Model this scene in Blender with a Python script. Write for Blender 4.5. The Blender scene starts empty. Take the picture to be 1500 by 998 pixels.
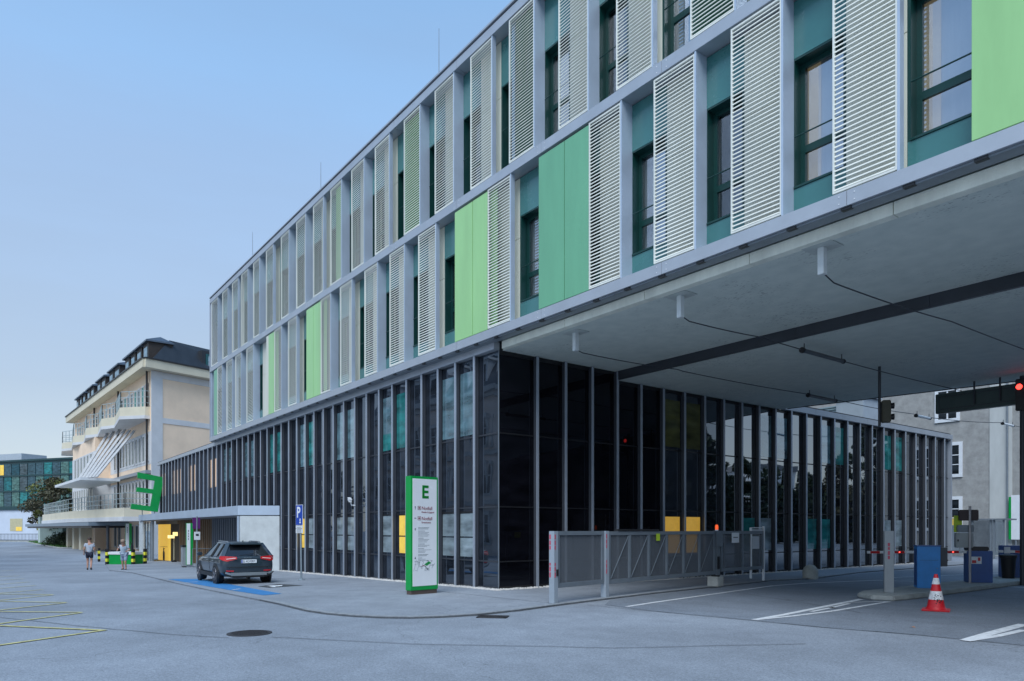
import bpy, bmesh, math, random
from mathutils import Vector, Matrix
R = random.Random(7)
scn = bpy.context.scene
COL = scn.collection
D2 = math.radians

# ------------------------------------------------------------------ camera geometry (metres, building aligned axes)
FPX, CX, HY = 1043.0, 750.0, 775.5
CAM = Vector((15.03, -10.93, 1.6))
FW = Vector((-.7976, .6032, 0)).normalized()
RT = Vector((.6032, .7976, 0)).normalized()

def g(x):                                   # ground height: falls gently to the west
    return .016 * max(min(x, 0.0), -42.0)

def ray(px):
    u = (px - CX) / FPX
    return FW + RT * u
def on_y(px, y):
    d = ray(px); t = (y - CAM.y) / d.y
    return CAM.x + t * d.x, t
def on_x(px, x):
    d = ray(px); t = (x - CAM.x) / d.x
    return CAM.y + t * d.y, t
def zat(py, t): return CAM.z + (HY - py) * t / FPX
def G(px, py, dz=0.0):                      # point of the ground seen at a place of the survey sketch
    d = ray(px); z = 0.0
    for _ in range(12):
        t = (CAM.z - z - dz) * FPX / (py - HY)
        x = CAM.x + t * d.x; z = g(x)
    return Vector((x, CAM.y + t * d.y, z + dz))

# ------------------------------------------------------------------ materials
MATS = {}
def mat(name, col, rough=.6, metal=0.0, var=.08, vscale=3.0, bump=0.0, bscale=60.0, spec=.5, streak=0.0, coat=0.0, emit=None, es=0.0):
    if name in MATS: return MATS[name]
    m = bpy.data.materials.new(name); m.use_nodes = True
    nt = m.node_tree; N = nt.nodes; L = nt.links
    b = N['Principled BSDF']
    b.inputs['Roughness'].default_value = rough
    b.inputs['Metallic'].default_value = metal
    b.inputs['Specular IOR Level'].default_value = spec
    b.inputs['Coat Weight'].default_value = coat
    tc = N.new('ShaderNodeTexCoord')
    if var > 0:
        n1 = N.new('ShaderNodeTexNoise'); n1.inputs['Scale'].default_value = vscale
        n1.inputs['Detail'].default_value = 8; n1.inputs['Roughness'].default_value = .65
        if streak > 0:
            mp = N.new('ShaderNodeMapping'); mp.inputs['Scale'].default_value = (1, 1, streak)
            L.new(tc.outputs['Object'], mp.inputs['Vector']); L.new(mp.outputs[0], n1.inputs['Vector'])
        else:
            L.new(tc.outputs['Object'], n1.inputs['Vector'])
        cr = N.new('ShaderNodeValToRGB')
        c0 = [max(0, c * (1 - var * 1.6)) for c in col]; c1 = [min(1, c * (1 + var * 1.6)) for c in col]
        cr.color_ramp.elements[0].position = .3; cr.color_ramp.elements[0].color = (*c0, 1)
        cr.color_ramp.elements[1].position = .7; cr.color_ramp.elements[1].color = (*c1, 1)
        L.new(n1.outputs['Fac'], cr.inputs[0]); L.new(cr.outputs[0], b.inputs['Base Color'])
        rr = N.new('ShaderNodeMapRange'); rr.inputs['To Min'].default_value = max(0, rough - .06); rr.inputs['To Max'].default_value = min(1, rough + .08)
        L.new(n1.outputs['Fac'], rr.inputs['Value']); L.new(rr.outputs[0], b.inputs['Roughness'])
    else:
        b.inputs['Base Color'].default_value = (*col, 1)
    if bump > 0:
        n2 = N.new('ShaderNodeTexNoise'); n2.inputs['Scale'].default_value = bscale; n2.inputs['Detail'].default_value = 6
        L.new(tc.outputs['Object'], n2.inputs['Vector'])
        bp = N.new('ShaderNodeBump'); bp.inputs['Strength'].default_value = bump; bp.inputs['Distance'].default_value = .02
        L.new(n2.outputs['Fac'], bp.inputs['Height']); L.new(bp.outputs[0], b.inputs['Normal'])
    if emit:
        b.inputs['Emission Color'].default_value = (*emit, 1); b.inputs['Emission Strength'].default_value = es
    MATS[name] = m
    return m

def glass_dark(name, base, refl=(.8, .85, .9), ior=1.9, rough=.015, amount=None, wave=.25):
    """coated facade glass: dark body under a mirror-like skin that strengthens at glancing angles"""
    m = bpy.data.materials.new(name); m.use_nodes = True
    nt = m.node_tree; N = nt.nodes; L = nt.links; N.clear()
    out = N.new('ShaderNodeOutputMaterial'); mix = N.new('ShaderNodeMixShader')
    df = N.new('ShaderNodeBsdfDiffuse')
    tc0 = N.new('ShaderNodeTexCoord'); mp0 = N.new('ShaderNodeMapping'); mp0.inputs['Scale'].default_value = (1.1, 1.1, 3.2)
    n0 = N.new('ShaderNodeTexNoise'); n0.inputs['Scale'].default_value = 1.0; n0.inputs['Detail'].default_value = 5
    L.new(tc0.outputs['Object'], mp0.inputs['Vector']); L.new(mp0.outputs[0], n0.inputs['Vector'])
    r0 = N.new('ShaderNodeMapRange'); r0.inputs['From Min'].default_value = .32; r0.inputs['From Max'].default_value = .68; r0.inputs['To Min'].default_value = .45; r0.inputs['To Max'].default_value = 1.55
    L.new(n0.outputs['Fac'], r0.inputs['Value']); v0 = N.new('ShaderNodeVectorMath'); v0.operation = 'SCALE'; v0.inputs[0].default_value = base
    L.new(r0.outputs[0], v0.inputs['Scale']); L.new(v0.outputs[0], df.inputs['Color'])
    gl = N.new('ShaderNodeBsdfGlossy'); gl.inputs['Color'].default_value = (*refl, 1); gl.inputs['Roughness'].default_value = rough
    fr = N.new('ShaderNodeFresnel'); fr.inputs['IOR'].default_value = ior
    tc = N.new('ShaderNodeTexCoord'); n = N.new('ShaderNodeTexNoise'); n.inputs['Scale'].default_value = .9; n.inputs['Detail'].default_value = 1
    bp = N.new('ShaderNodeBump'); bp.inputs['Strength'].default_value = wave; bp.inputs['Distance'].default_value = .012
    L.new(tc.outputs['Object'], n.inputs['Vector']); L.new(n.outputs['Fac'], bp.inputs['Height']); L.new(bp.outputs[0], gl.inputs['Normal'])
    if amount is None: L.new(fr.outputs[0], mix.inputs[0])
    else: mix.inputs[0].default_value = amount
    L.new(df.outputs[0], mix.inputs[1]); L.new(gl.outputs[0], mix.inputs[2]); L.new(mix.outputs[0], out.inputs[0])
    MATS[name] = m
    return m

def glass_clear(name, amount=.4, tint=(.75, .8, .85)):
    m = bpy.data.materials.new(name); m.use_nodes = True
    nt = m.node_tree; N = nt.nodes; L = nt.links; N.clear()
    out = N.new('ShaderNodeOutputMaterial'); mix = N.new('ShaderNodeMixShader')
    tr = N.new('ShaderNodeBsdfTransparent'); tr.inputs['Color'].default_value = (*tint, 1)
    gl = N.new('ShaderNodeBsdfGlossy'); gl.inputs['Roughness'].default_value = .01; gl.inputs['Color'].default_value = (.85, .9, .97, 1)
    mix.inputs[0].default_value = amount
    L.new(tr.outputs[0], mix.inputs[1]); L.new(gl.outputs[0], mix.inputs[2]); L.new(mix.outputs[0], out.inputs[0])
    MATS[name] = m
    return m

silver = mat('silver_aluminium', (.42, .45, .49), .42, .35, .05, 1.5)
silver_fin = mat('silver_fin', (.45, .53, .63), .42, .25, .05, 1.2)
slat_m = mat('white_slat', (.74, .75, .69), .45, 0, .07, 1.4, streak=.2)
cream = mat('cream_cladding', (.64, .64, .54), .5, 0, .05, 1.5, streak=.25)
teal = mat('teal_enamel', (.045, .17, .165), .25, 0, .06, 1.2, coat=.5)
teal_dark = mat('dark_green_frame', (.006, .045, .040), .3, 0, .05, 2)
green_mid = mat('mid_green_panel', (.15, .40, .23), .30, 0, .06, 1.2, streak=.2)
green_light = mat('light_green_panel', (.33, .60, .25), .30, 0, .06, 1.2, streak=.2)
green_deep = mat('deep_green_panel', (.01, .10, .045), .4, 0, .05, 1.2)
green_grass_panel = mat('leaf_green_panel', (.13, .36, .09), .4, 0, .05, 1.2)
soffit_m = None
black = mat('black_metal', (.012, .012, .014), .4, 0, .1, 4)
dark_metal = mat('dark_grey_metal', (.045, .05, .06), .4, .2, .08, 3)
grey_metal = mat('grey_paint_metal', (.20, .23, .26), .42, .2, .08, 3)
mull_d = mat('mullion_dark', (.06, .066, .08), .45, .2, .06, 2)
mull_m = mat('mullion_aluminium', (.40, .44, .50), .38, .4, .05, 2)
concrete = mat('pale_concrete', (.52, .55, .55), .8, 0, .10, 1.6, .15, 40)
concrete_d = mat('kerb_concrete', (.36, .37, .35), .85, 0, .14, 3, .3, 60)
white_m = mat('white_paint', (.72, .74, .76), .45, 0, .04, 3)
white_g = mat('white_gloss', (.80, .82, .84), .25, 0, .02, 3)
sign_green = mat('sign_green', (.0, .30, .055), .35, 0, .05, 3)
sign_green_s = mat('sign_green_side', (.0, .38, .14), .3, 0, .05, 3)
dark_red = mat('dark_red_ink', (.22, .012, .03), .5, 0, 0)
dark_ink = mat('dark_ink', (.03, .04, .05), .5, 0, 0)
grey_ink = mat('grey_ink', (.22, .25, .27), .6, 0, 0)
green_ink = mat('green_ink', (.0, .20, .02), .45, 0, 0)
red_m = mat('signal_red', (.55, .012, .02), .42, 0, .08, 8)
blue_cab = mat('blue_cabinet_paint', (.02, .23, .58), .35, 0, .08, 4)
navy_cab = mat('navy_cabinet_paint', (.015, .075, .27), .35, 0, .08, 4)
yellow_m = mat('yellow_plate', (.75, .70, .05), .5, 0, .04, 4)
lime_m = mat('lime_plate', (.45, .62, .03), .5, 0, .04, 4)
blue_sign = mat('blue_sign', (.012, .06, .38), .35, 0, .03, 4)
yellow_lit = mat('lit_yellow_wall', (.65, .45, .06), .6, 0, .1, 2, emit=(1, .62, .10), es=.35)
yellow_win = mat('lit_yellow_window', (.7, .5, .08), .5, 0, .16, 1.6, emit=(1, .55, .08), es=.19)
warm_blind = mat('warm_blind', (.5, .38, .27), .7, 0, .06, 3, emit=(1, .60, .36), es=.16)
red_lit = mat('red_lamp', (.6, .02, .02), .4, 0, 0, emit=(1, .04, .03), es=3)
amber = mat('amber_beacon', (.8, .10, .03), .35, 0, 0, emit=(1, .12, .02), es=.5)
tube_lit = mat('lamp_tube', (.75, .78, .8), .35, 0, .02, 4)
slat_brown = mat('brown_timber_slat', (.20, .13, .075), .6, 0, .25, 4, streak=.1)
slat_grey = mat('grey_slat', (.17, .20, .25), .45, .2, .12, 3, streak=.1)
skin_m = mat('skin', (.45, .24, .17), .55, 0, .05, 6)

g_spandrel = glass_dark('dark_facade_glass', (.016, .020, .027), (.74, .82, .92), 2.3)
g_window = glass_dark('window_facade_glass', (.11, .20, .23), (.88, .94, 1.0), 3.2)
g_mirror = glass_dark('mirror_facade_glass', (.008, .010, .014), (.90, .95, 1.0), 3.8)
g_teal = glass_dark('teal_curtain_glass', (.025, .19, .18), (.75, .85, .9), 2.3)
g_blind = glass_dark('blind_behind_glass', (.22, .27, .29), (.75, .82, .9), 1.7)
g_black = glass_dark('black_glass', (.004, .004, .006), (.55, .6, .7), 1.5, wave=.15)
g_brown = glass_dark('brown_room_glass', (.10, .10, .035), (.6, .7, .75), 1.6)
pane_m = glass_clear('clear_pane', .42)
pane_dim = glass_clear('clear_pane_dim', .10, (.55, .6, .62))
pane_lo = glass_clear('clear_pane_soft', .22)

def asphalt(name, col, tile=1.0, cracks=True):
    m = bpy.data.materials.new(name); m.use_nodes = True
    nt = m.node_tree; N = nt.nodes; L = nt.links; b = N['Principled BSDF']
    tc = N.new('ShaderNodeTexCoord')
    big = N.new('ShaderNodeTexNoise'); big.inputs['Scale'].default_value = .22; big.inputs['Detail'].default_value = 5
    fine = N.new('ShaderNodeTexNoise'); fine.inputs['Scale'].default_value = 28 * tile; fine.inputs['Detail'].default_value = 9; fine.inputs['Roughness'].default_value = .8
    grit = N.new('ShaderNodeTexVoronoi'); grit.inputs['Scale'].default_value = 75 * tile
    mid = N.new('ShaderNodeTexNoise'); mid.inputs['Scale'].default_value = 1.8; mid.inputs['Detail'].default_value = 7; mid.inputs['Roughness'].default_value = .7
    for n in (big, fine, grit, mid): L.new(tc.outputs['Object'], n.inputs['Vector'])
    def mul(a, lo, hi):
        r = N.new('ShaderNodeMapRange'); r.inputs['From Min'].default_value = .3; r.inputs['From Max'].default_value = .7
        r.inputs['To Min'].default_value = lo; r.inputs['To Max'].default_value = hi; L.new(a, r.inputs['Value']); return r.outputs[0]
    m1 = N.new('ShaderNodeMath'); m1.operation = 'MULTIPLY'; L.new(mul(big.outputs['Fac'], .80, 1.17), m1.inputs[0]); L.new(mul(fine.outputs['Fac'], .72, 1.28), m1.inputs[1])
    m2 = N.new('ShaderNodeMath'); m2.operation = 'MULTIPLY'; L.new(m1.outputs[0], m2.inputs[0]); L.new(mul(mid.outputs['Fac'], .88, 1.10), m2.inputs[1])
    gr = N.new('ShaderNodeMapRange'); gr.inputs['From Min'].default_value = 0; gr.inputs['From Max'].default_value = 1
    gr.inputs['To Min'].default_value = .80; gr.inputs['To Max'].default_value = 1.22
    sp = N.new('ShaderNodeSeparateColor'); L.new(grit.outputs['Color'], sp.inputs[0]); L.new(sp.outputs[0], gr.inputs['Value'])
    m3 = N.new('ShaderNodeMath'); m3.operation = 'MULTIPLY'; L.new(m2.outputs[0], m3.inputs[0]); L.new(gr.outputs[0], m3.inputs[1])
    last = m3.outputs[0]
    if cracks:
        vo = N.new('ShaderNodeTexVoronoi'); vo.feature = 'DISTANCE_TO_EDGE'; vo.inputs['Scale'].default_value = .12
        nn = N.new('ShaderNodeTexNoise'); nn.inputs['Scale'].default_value = 1.2; nn.inputs['Detail'].default_value = 6
        vm = N.new('ShaderNodeVectorMath'); vm.operation = 'SCALE'; vm.inputs['Scale'].default_value = 1.6
        va = N.new('ShaderNodeVectorMath'); va.operation = 'ADD'
        L.new(tc.outputs['Object'], nn.inputs['Vector']); L.new(nn.outputs['Color'], vm.inputs[0]); L.new(vm.outputs[0], va.inputs[0]); L.new(tc.outputs['Object'], va.inputs[1]); L.new(va.outputs[0], vo.inputs['Vector'])
        cr = N.new('ShaderNodeMapRange'); cr.inputs['From Min'].default_value = 0; cr.inputs['From Max'].default_value = .0016
        cr.inputs['To Min'].default_value = .62; cr.inputs['To Max'].default_value = 1
        L.new(vo.outputs['Distance'], cr.inputs['Value'])
        m4 = N.new('ShaderNodeMath'); m4.operation = 'MULTIPLY'; L.new(last, m4.inputs[0]); L.new(cr.outputs[0], m4.inputs[1]); last = m4.outputs[0]
    vmc = N.new('ShaderNodeVectorMath'); vmc.operation = 'SCALE'; vmc.inputs[0].default_value = col; L.new(last, vmc.inputs['Scale'])
    L.new(vmc.outputs[0], b.inputs['Base Color'])
    b.inputs['Roughness'].default_value = .82; b.inputs['Specular IOR Level'].default_value = .35
    bp = N.new('ShaderNodeBump'); bp.inputs['Strength'].default_value = .35; bp.inputs['Distance'].default_value = .008
    L.new(fine.outputs['Fac'], bp.inputs['Height']); L.new(bp.outputs[0], b.inputs['Normal'])
    MATS[name] = m
    return m
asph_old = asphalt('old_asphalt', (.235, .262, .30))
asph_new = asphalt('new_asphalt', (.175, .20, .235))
pave_m = asphalt('pavement_asphalt', (.25, .275, .31), 1.2)

def soffit_mat():
    m = bpy.data.materials.new('stained_soffit'); m.use_nodes = True
    nt = m.node_tree; N = nt.nodes; L = nt.links; b = N['Principled BSDF']
    tc = N.new('ShaderNodeTexCoord'); mp = N.new('ShaderNodeMapping'); mp.inputs['Scale'].default_value = (1, 2.2, 1)
    L.new(tc.outputs['Object'], mp.inputs['Vector'])
    n1 = N.new('ShaderNodeTexNoise'); n1.inputs['Scale'].default_value = 3.0; n1.inputs['Detail'].default_value = 6
    n2 = N.new('ShaderNodeTexNoise'); n2.inputs['Scale'].default_value = .55; n2.inputs['Detail'].default_value = 3
    n3 = N.new('ShaderNodeTexNoise'); n3.inputs['Scale'].default_value = 13.0; n3.inputs['Detail'].default_value = 2
    L.new(mp.outputs[0], n3.inputs['Vector'])
    for n in (n1, n2): L.new(tc.outputs['Object'], n.inputs['Vector'])
    # flecks of dirt in patches
    fl = N.new('ShaderNodeMapRange'); fl.inputs['From Min'].default_value = .60; fl.inputs['From Max'].default_value = .68; L.new(n3.outputs['Fac'], fl.inputs['Value'])
    pa = N.new('ShaderNodeMapRange'); pa.inputs['From Min'].default_value = .50; pa.inputs['From Max'].default_value = .66; L.new(n2.outputs['Fac'], pa.inputs['Value'])
    mu = N.new('ShaderNodeMath'); mu.operation = 'MULTIPLY'; L.new(fl.outputs[0], mu.inputs[0]); L.new(pa.outputs[0], mu.inputs[1])
    mix = N.new('ShaderNodeMix'); mix.data_type = 'RGBA'; L.new(mu.outputs[0], mix.inputs['Factor'])
    cr = N.new('ShaderNodeValToRGB'); cr.color_ramp.elements[0].position = .3; cr.color_ramp.elements[1].position = .7
    cr.color_ramp.elements[0].color = (.60, .66, .61, 1); cr.color_ramp.elements[1].color = (.70, .75, .69, 1)
    L.new(n1.outputs['Fac'], cr.inputs[0]); L.new(cr.outputs[0], mix.inputs[6]); mix.inputs[7].default_value = (.34, .37, .35, 1)
    L.new(mix.outputs[2], b.inputs['Base Color']); b.inputs['Roughness'].default_value = .7
    MATS['stained_soffit'] = m
    return m
soffit_m = soffit_mat()
soffit_lip = mat('pale_concrete_lip', (.80, .81, .70), .75, 0, .10, 2, .1, 40, streak=.3)

# ------------------------------------------------------------------ mesh builder
class MB:
    def __init__(s, off=(0, 0, 0), T=None):
        s.v = []; s.f = []; s.off = Vector(off); s.T = T
    def _p(s, p):
        p = Vector(p)
        if s.T is not None: p = s.T @ p
        return p - s.off
    def add(s, pts, faces):
        n = len(s.v); s.v += [s._p(p) for p in pts]; s.f += [tuple(i + n for i in f) for f in faces]; return s
    def box(s, x0, x1, y0, y1, z0, z1):
        if x0 > x1: x0, x1 = x1, x0
        if y0 > y1: y0, y1 = y1, y0
        if z0 > z1: z0, z1 = z1, z0
        return s.add([(x0, y0, z0), (x1, y0, z0), (x1, y1, z0), (x0, y1, z0), (x0, y0, z1), (x1, y0, z1), (x1, y1, z1), (x0, y1, z1)],
                     [(0, 3, 2, 1), (4, 5, 6, 7), (0, 1, 5, 4), (1, 2, 6, 5), (2, 3, 7, 6), (3, 0, 4, 7)])
    def bar(s, a, b, w, h=None):            # box section bar from a to b
        a = Vector(a); b = Vector(b); h = h or w; d = (b - a).normalized()
        up = Vector((0, 0, 1)) if abs(d.z) < .95 else Vector((1, 0, 0))
        sx = d.cross(up).normalized() * w / 2; sz = sx.cross(d).normalized() * h / 2
        P = [a - sx - sz, a + sx - sz, a + sx + sz, a - sx + sz, b - sx - sz, b + sx - sz, b + sx + sz, b - sx + sz]
        return s.add(P, [(0, 3, 2, 1), (4, 5, 6, 7), (0, 1, 5, 4), (1, 2, 6, 5), (2, 3, 7, 6), (3, 0, 4, 7)])
    def tube(s, pts, r, n=10, r1=None):
        pts = [Vector(p) for p in pts]; m = len(pts); base = len(s.v); P = []; F = []
        prev = None
        for i, p in enumerate(pts):
            d = (pts[min(i + 1, m - 1)] - pts[max(i - 1, 0)]).normalized()
            ref = Vector((0, 0, 1)) if abs(d.z) < .9 else Vector((1, 0, 0))
            if prev is not None: ref = prev
            a = d.cross(ref).normalized() if d.cross(ref).length > 1e-5 else Vector((1, 0, 0)); b = a.cross(d).normalized(); prev = b
            rr = r if r1 is None else r + (r1 - r) * i / (m - 1)
            for k in range(n):
                an = 2 * math.pi * k / n
                P.append(p + a * math.cos(an) * rr + b * math.sin(an) * rr)
        for i in range(m - 1):
            for k in range(n):
                F.append((i * n + k, i * n + (k + 1) % n, (i + 1) * n + (k + 1) % n, (i + 1) * n + k))
        F.append(tuple(reversed(range(n)))); F.append(tuple((m - 1) * n + k for k in range(n)))
        return s.add(P, F)
    def lathe(s, prof, n=24, c=(0, 0, 0)):  # profile (r, z)
        P = []; F = []; m = len(prof)
        for r, z in prof:
            for k in range(n):
                a = 2 * math.pi * k / n; P.append((c[0] + r * math.cos(a), c[1] + r * math.sin(a), c[2] + z))
        for i in range(m - 1):
            for k in range(n): F.append((i * n + k, i * n + (k + 1) % n, (i + 1) * n + (k + 1) % n, (i + 1) * n + k))
        F.append(tuple(reversed(range(n)))); F.append(tuple((m - 1) * n + k for k in range(n)))
        return s.add(P, F)
    def prism(s, poly, ax, a0, a1):         # polygon in the two other axes, extruded along ax
        n = len(poly); P = []
        for a in (a0, a1):
            for (p, q) in poly:
                P.append({'x': (a, p, q), 'y': (p, a, q), 'z': (p, q, a)}[ax])
        F = [tuple(range(n)), tuple(reversed(range(n, 2 * n)))] + [(i, i + n, (i + 1) % n + n, (i + 1) % n) for i in range(n)]
        return s.add(P, F)
    def quad(s, a, b, c, d): return s.add([a, b, c, d], [(0, 1, 2, 3)])
    def build(s, name, m, parent=None, bevel=0.0, smooth=False, fix=True):
        me = bpy.data.meshes.new(name)
        me.from_pydata([tuple(v) for v in s.v], [], s.f); me.update()
        if fix:
            bm = bmesh.new(); bm.from_mesh(me); bmesh.ops.recalc_face_normals(bm, faces=bm.faces)
            if bevel > 0:
                bmesh.ops.bevel(bm, geom=[e for e in bm.edges if len(e.link_faces) == 2 and e.calc_face_angle(0) > .5], offset=bevel, segments=2, affect='EDGES', clamp_overlap=True)
            bm.to_mesh(me); bm.free()
        if smooth:
            for p in me.polygons: p.use_smooth = True
            me.set_sharp_from_angle(angle=D2(38))
        o = bpy.data.objects.new(name, me); COL.objects.link(o)
        if m is not None: me.materials.append(m)
        if parent is not None: o.parent = parent
        return o

def tag(o, label=None, cat=None, group=None, kind=None):
    if label: o['label'] = label
    if cat: o['category'] = cat
    if group: o['group'] = group
    if kind: o['kind'] = kind
    return o
def thing(name, label, cat, loc=(0, 0, 0), rz=0.0, group=None):
    o = bpy.data.objects.new(name, None); COL.objects.link(o); o.empty_display_size = .2
    o.location = loc; o.rotation_euler = (0, 0, rz)
    return tag(o, label, cat, group)

def text(body, size, T, m, parent, name='lettering', ext=.002, align='LEFT', sx=1.0, bold=0.0):
    cu = bpy.data.curves.new(name, 'FONT'); cu.body = body; cu.size = size; cu.extrude = ext; cu.align_x = align; cu.offset = bold
    cu.resolution_u = 3
    o = bpy.data.objects.new(name, cu); COL.objects.link(o)
    dg = bpy.context.evaluated_depsgraph_get()
    me = bpy.data.meshes.new_from_object(o.evaluated_get(dg))
    bpy.data.objects.remove(o); bpy.data.curves.remove(cu)
    me.transform(T @ Matrix.Scale(sx, 4, Vector((1, 0, 0))))
    ob = bpy.data.objects.new(name, me); COL.objects.link(ob); me.materials.clear(); me.materials.append(m)
    if parent: ob.parent = parent
    return ob
def frame_T(origin, xdir, ydir):
    x = Vector(xdir).normalized(); y = Vector(ydir).normalized(); z = x.cross(y)
    M = Matrix.Identity(4)
    for i in range(3): M[i][0] = x[i]; M[i][1] = y[i]; M[i][2] = z[i]; M[i][3] = origin[i]
    return M

# ------------------------------------------------------------------ ground
def patch(poly, dz, name, m, kind='structure', skirt=0.0, parent=None):
    bm = bmesh.new()
    vs = [bm.verts.new((p[0], p[1], 0)) for p in poly]
    bm.faces.new(vs)
    for xx in (0.0, -42.0):
        bmesh.ops.bisect_plane(bm, geom=bm.verts[:] + bm.edges[:] + bm.faces[:], plane_co=(xx, 0, 0), plane_no=(1, 0, 0))
    bmesh.ops.triangulate(bm, faces=bm.faces[:])
    bmesh.ops.recalc_face_normals(bm, faces=bm.faces[:])
    if sum(f.normal.z for f in bm.faces) < 0: bmesh.ops.reverse_faces(bm, faces=bm.faces[:])
    if skirt > 0:
        be = [e for e in bm.edges if len(e.link_faces) == 1]
        r = bmesh.ops.extrude_edge_only(bm, edges=be)
        low = [v for v in r['geom'] if isinstance(v, bmesh.types.BMVert)]
        for v in low: v.co.z = -skirt
    for v in bm.verts: v.co.z += g(v.co.x) + dz
    me = bpy.data.meshes.new(name); bm.to_mesh(me); bm.free(); me.materials.append(m)
    o = bpy.data.objects.new(name, me); COL.objects.link(o)
    if kind: o['kind'] = kind
    if parent: o.parent = parent
    return o
patch([(-900, -900), (900, -900), (900, 900), (-900, 900)], 0, 'ground', asph_old)

edge_px = [(160, 836), (194, 839.7), (225, 847), (260, 855.5), (300, 864), (340, 872), (380, 880), (419, 888.5), (449, 896), (480, 900.5), (520, 904), (560, 906), (600, 906.5), (650, 905), (700, 902), (760, 895.5), (811, 888.5), (886, 879), (960, 870), (1048, 860.5), (1130, 851.5), (1187, 849)]
edge = [G(*p) for p in edge_px]
edge2 = edge + [Vector((1.9, 15, 0)), Vector((1.7, 27.6, 0))]
pv = [(p.x, p.y) for p in edge2] + [(-1, 27.6), (-1, 1), (-52, 1), (-52, -2.5)]
patch(pv, .03, 'pavement', pave_m, skirt=.06)
def strip(pts, w, dz, name, m, skirt=0.0, kind='structure', side=0.0):
    L_, R_ = [], []
    n = len(pts)
    for i, p in enumerate(pts):
        a = pts[max(i - 1, 0)]; b = pts[min(i + 1, n - 1)]
        d = Vector((b.x - a.x, b.y - a.y, 0)).normalized(); q = Vector((-d.y, d.x, 0))
        L_.append((p.x + q.x * (w / 2 + side), p.y + q.y * (w / 2 + side))); R_.append((p.x - q.x * (w / 2 - side), p.y - q.y * (w / 2 - side)))
    return patch(L_ + R_[::-1], dz, name, m, kind, skirt)
strip(edge2, .02, .032, 'road_joint', mat('dark_joint', (.06, .065, .075), .9, 0, .2, 5), side=-.03)
strip(edge2[6:], .14, .038, 'kerb', mat('granite_kerb', (.25, .27, .29), .8, 0, .2, 8, .2, 80), skirt=.05, side=.07)
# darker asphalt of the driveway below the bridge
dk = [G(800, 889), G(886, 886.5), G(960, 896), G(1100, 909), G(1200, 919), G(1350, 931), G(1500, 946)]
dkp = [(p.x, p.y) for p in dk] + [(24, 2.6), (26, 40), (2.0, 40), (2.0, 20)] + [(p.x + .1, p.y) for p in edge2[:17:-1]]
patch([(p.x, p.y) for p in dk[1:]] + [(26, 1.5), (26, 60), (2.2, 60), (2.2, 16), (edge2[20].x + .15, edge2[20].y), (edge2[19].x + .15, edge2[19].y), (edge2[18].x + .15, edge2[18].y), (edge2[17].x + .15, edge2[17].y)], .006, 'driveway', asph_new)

line_white = mat('white_road_paint', (.62, .64, .66), .7, 0, .16, 9)
line_yellow = mat('yellow_road_paint', (.50, .46, .20), .75, 0, .25, 7)
line_blue = mat('blue_road_paint', (.03, .18, .42), .7, 0, .12, 6)
def wl(pts, w, name='lane_line', m=None, dz=.011): return strip([G(*p) for p in pts], w, dz, name, m or line_white)
wl([(918, 889.5), (960, 883), (1020, 874.5), (1080, 866), (1130, 859), (1180, 855), (1240, 852.5), (1290, 850.5)], .10)
wl([(1290, 851), (1340, 852.5), (1385, 854.5)], .09)
wl([(1105, 909), (1150, 901), (1200, 891), (1262, 878.5)], .13)
wl([(1105, 909), (1160, 903.5), (1220, 896), (1303, 882)], .10, dz=.012)
wl([(1188, 897), (1222, 890.5)], .09, dz=.013); wl([(1216, 891.5), (1244, 885)], .09, dz=.013); wl([(1235, 883.5), (1300, 882.2)], .08, dz=.014)
wl([(1415, 939.5), (1450, 929), (1500, 915.5)], .17); wl([(1415, 940), (1460, 933), (1500, 924)], .12, dz=.012)
wl([(1463, 859), (1500, 861.5), (1560, 865)], .10)
wl([(1300, 847), (1400, 843), (1500, 840)], .08, dz=.012)
tips = [((155, 923.7), 946.0), ((155, 924.3), 917.5), ((120, 898.3), 914.5), ((120, 897.8), 896.8), ((97, 883.6), 894.5), ((97, 883.4), 881.5),
        ((78, 872.2), 880.0), ((78, 871.8), 870.8), ((63, 864.3), 869.5), ((52, 858.2), 862.5), ((44, 853.0), 856.5), ((36, 848.3), 850.5), ((28, 844.0), 845.5), ((20, 836.0), 837.2)]
for i, (a, yl) in enumerate(tips):
    p = G(*a); q = G(0, yl); q2 = p + (q - p) * 1.7
    strip([p, Vector((q2.x, q2.y, 0))], .085, .011 + .0015 * (i % 2), 'yellow_road_marking', line_yellow)
# blue band along the reserved bay, with white ticks
bp_ = [G(*p) for p in ((246, 850), (294, 849.5), (330, 856.5), (370, 864), (413, 872), (386, 874.3), (340, 867), (300, 860))]
patch([(p.x, p.y) for p in bp_], .036, 'blue_parking_band', line_blue)
strip([G(272, 855.5), G(290, 854)], .07, .041, 'blue_band_tick', line_white); strip([G(340, 866.5), G(352, 864.8)], .08, .041, 'blue_band_tick', line_white)
q_ = [G(*p) for p in ((377, 861), (409, 857.3), (444, 859.3), (395, 863))]
patch([(p.x, p.y) for p in q_], .036, 'parking_symbol_ground', mat('dark_patch', (.05, .055, .06), .8, 0, .2, 6))
wsym = [G(*p) for p in ((391, 860.6), (396, 859.9), (414, 859.2), (413, 860.6), (403, 861.4), (404, 862.3), (394, 862.1), (400, 861.0))]
patch([(p.x, p.y) for p in wsym], .041, 'wheelchair_symbol', line_white)

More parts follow.
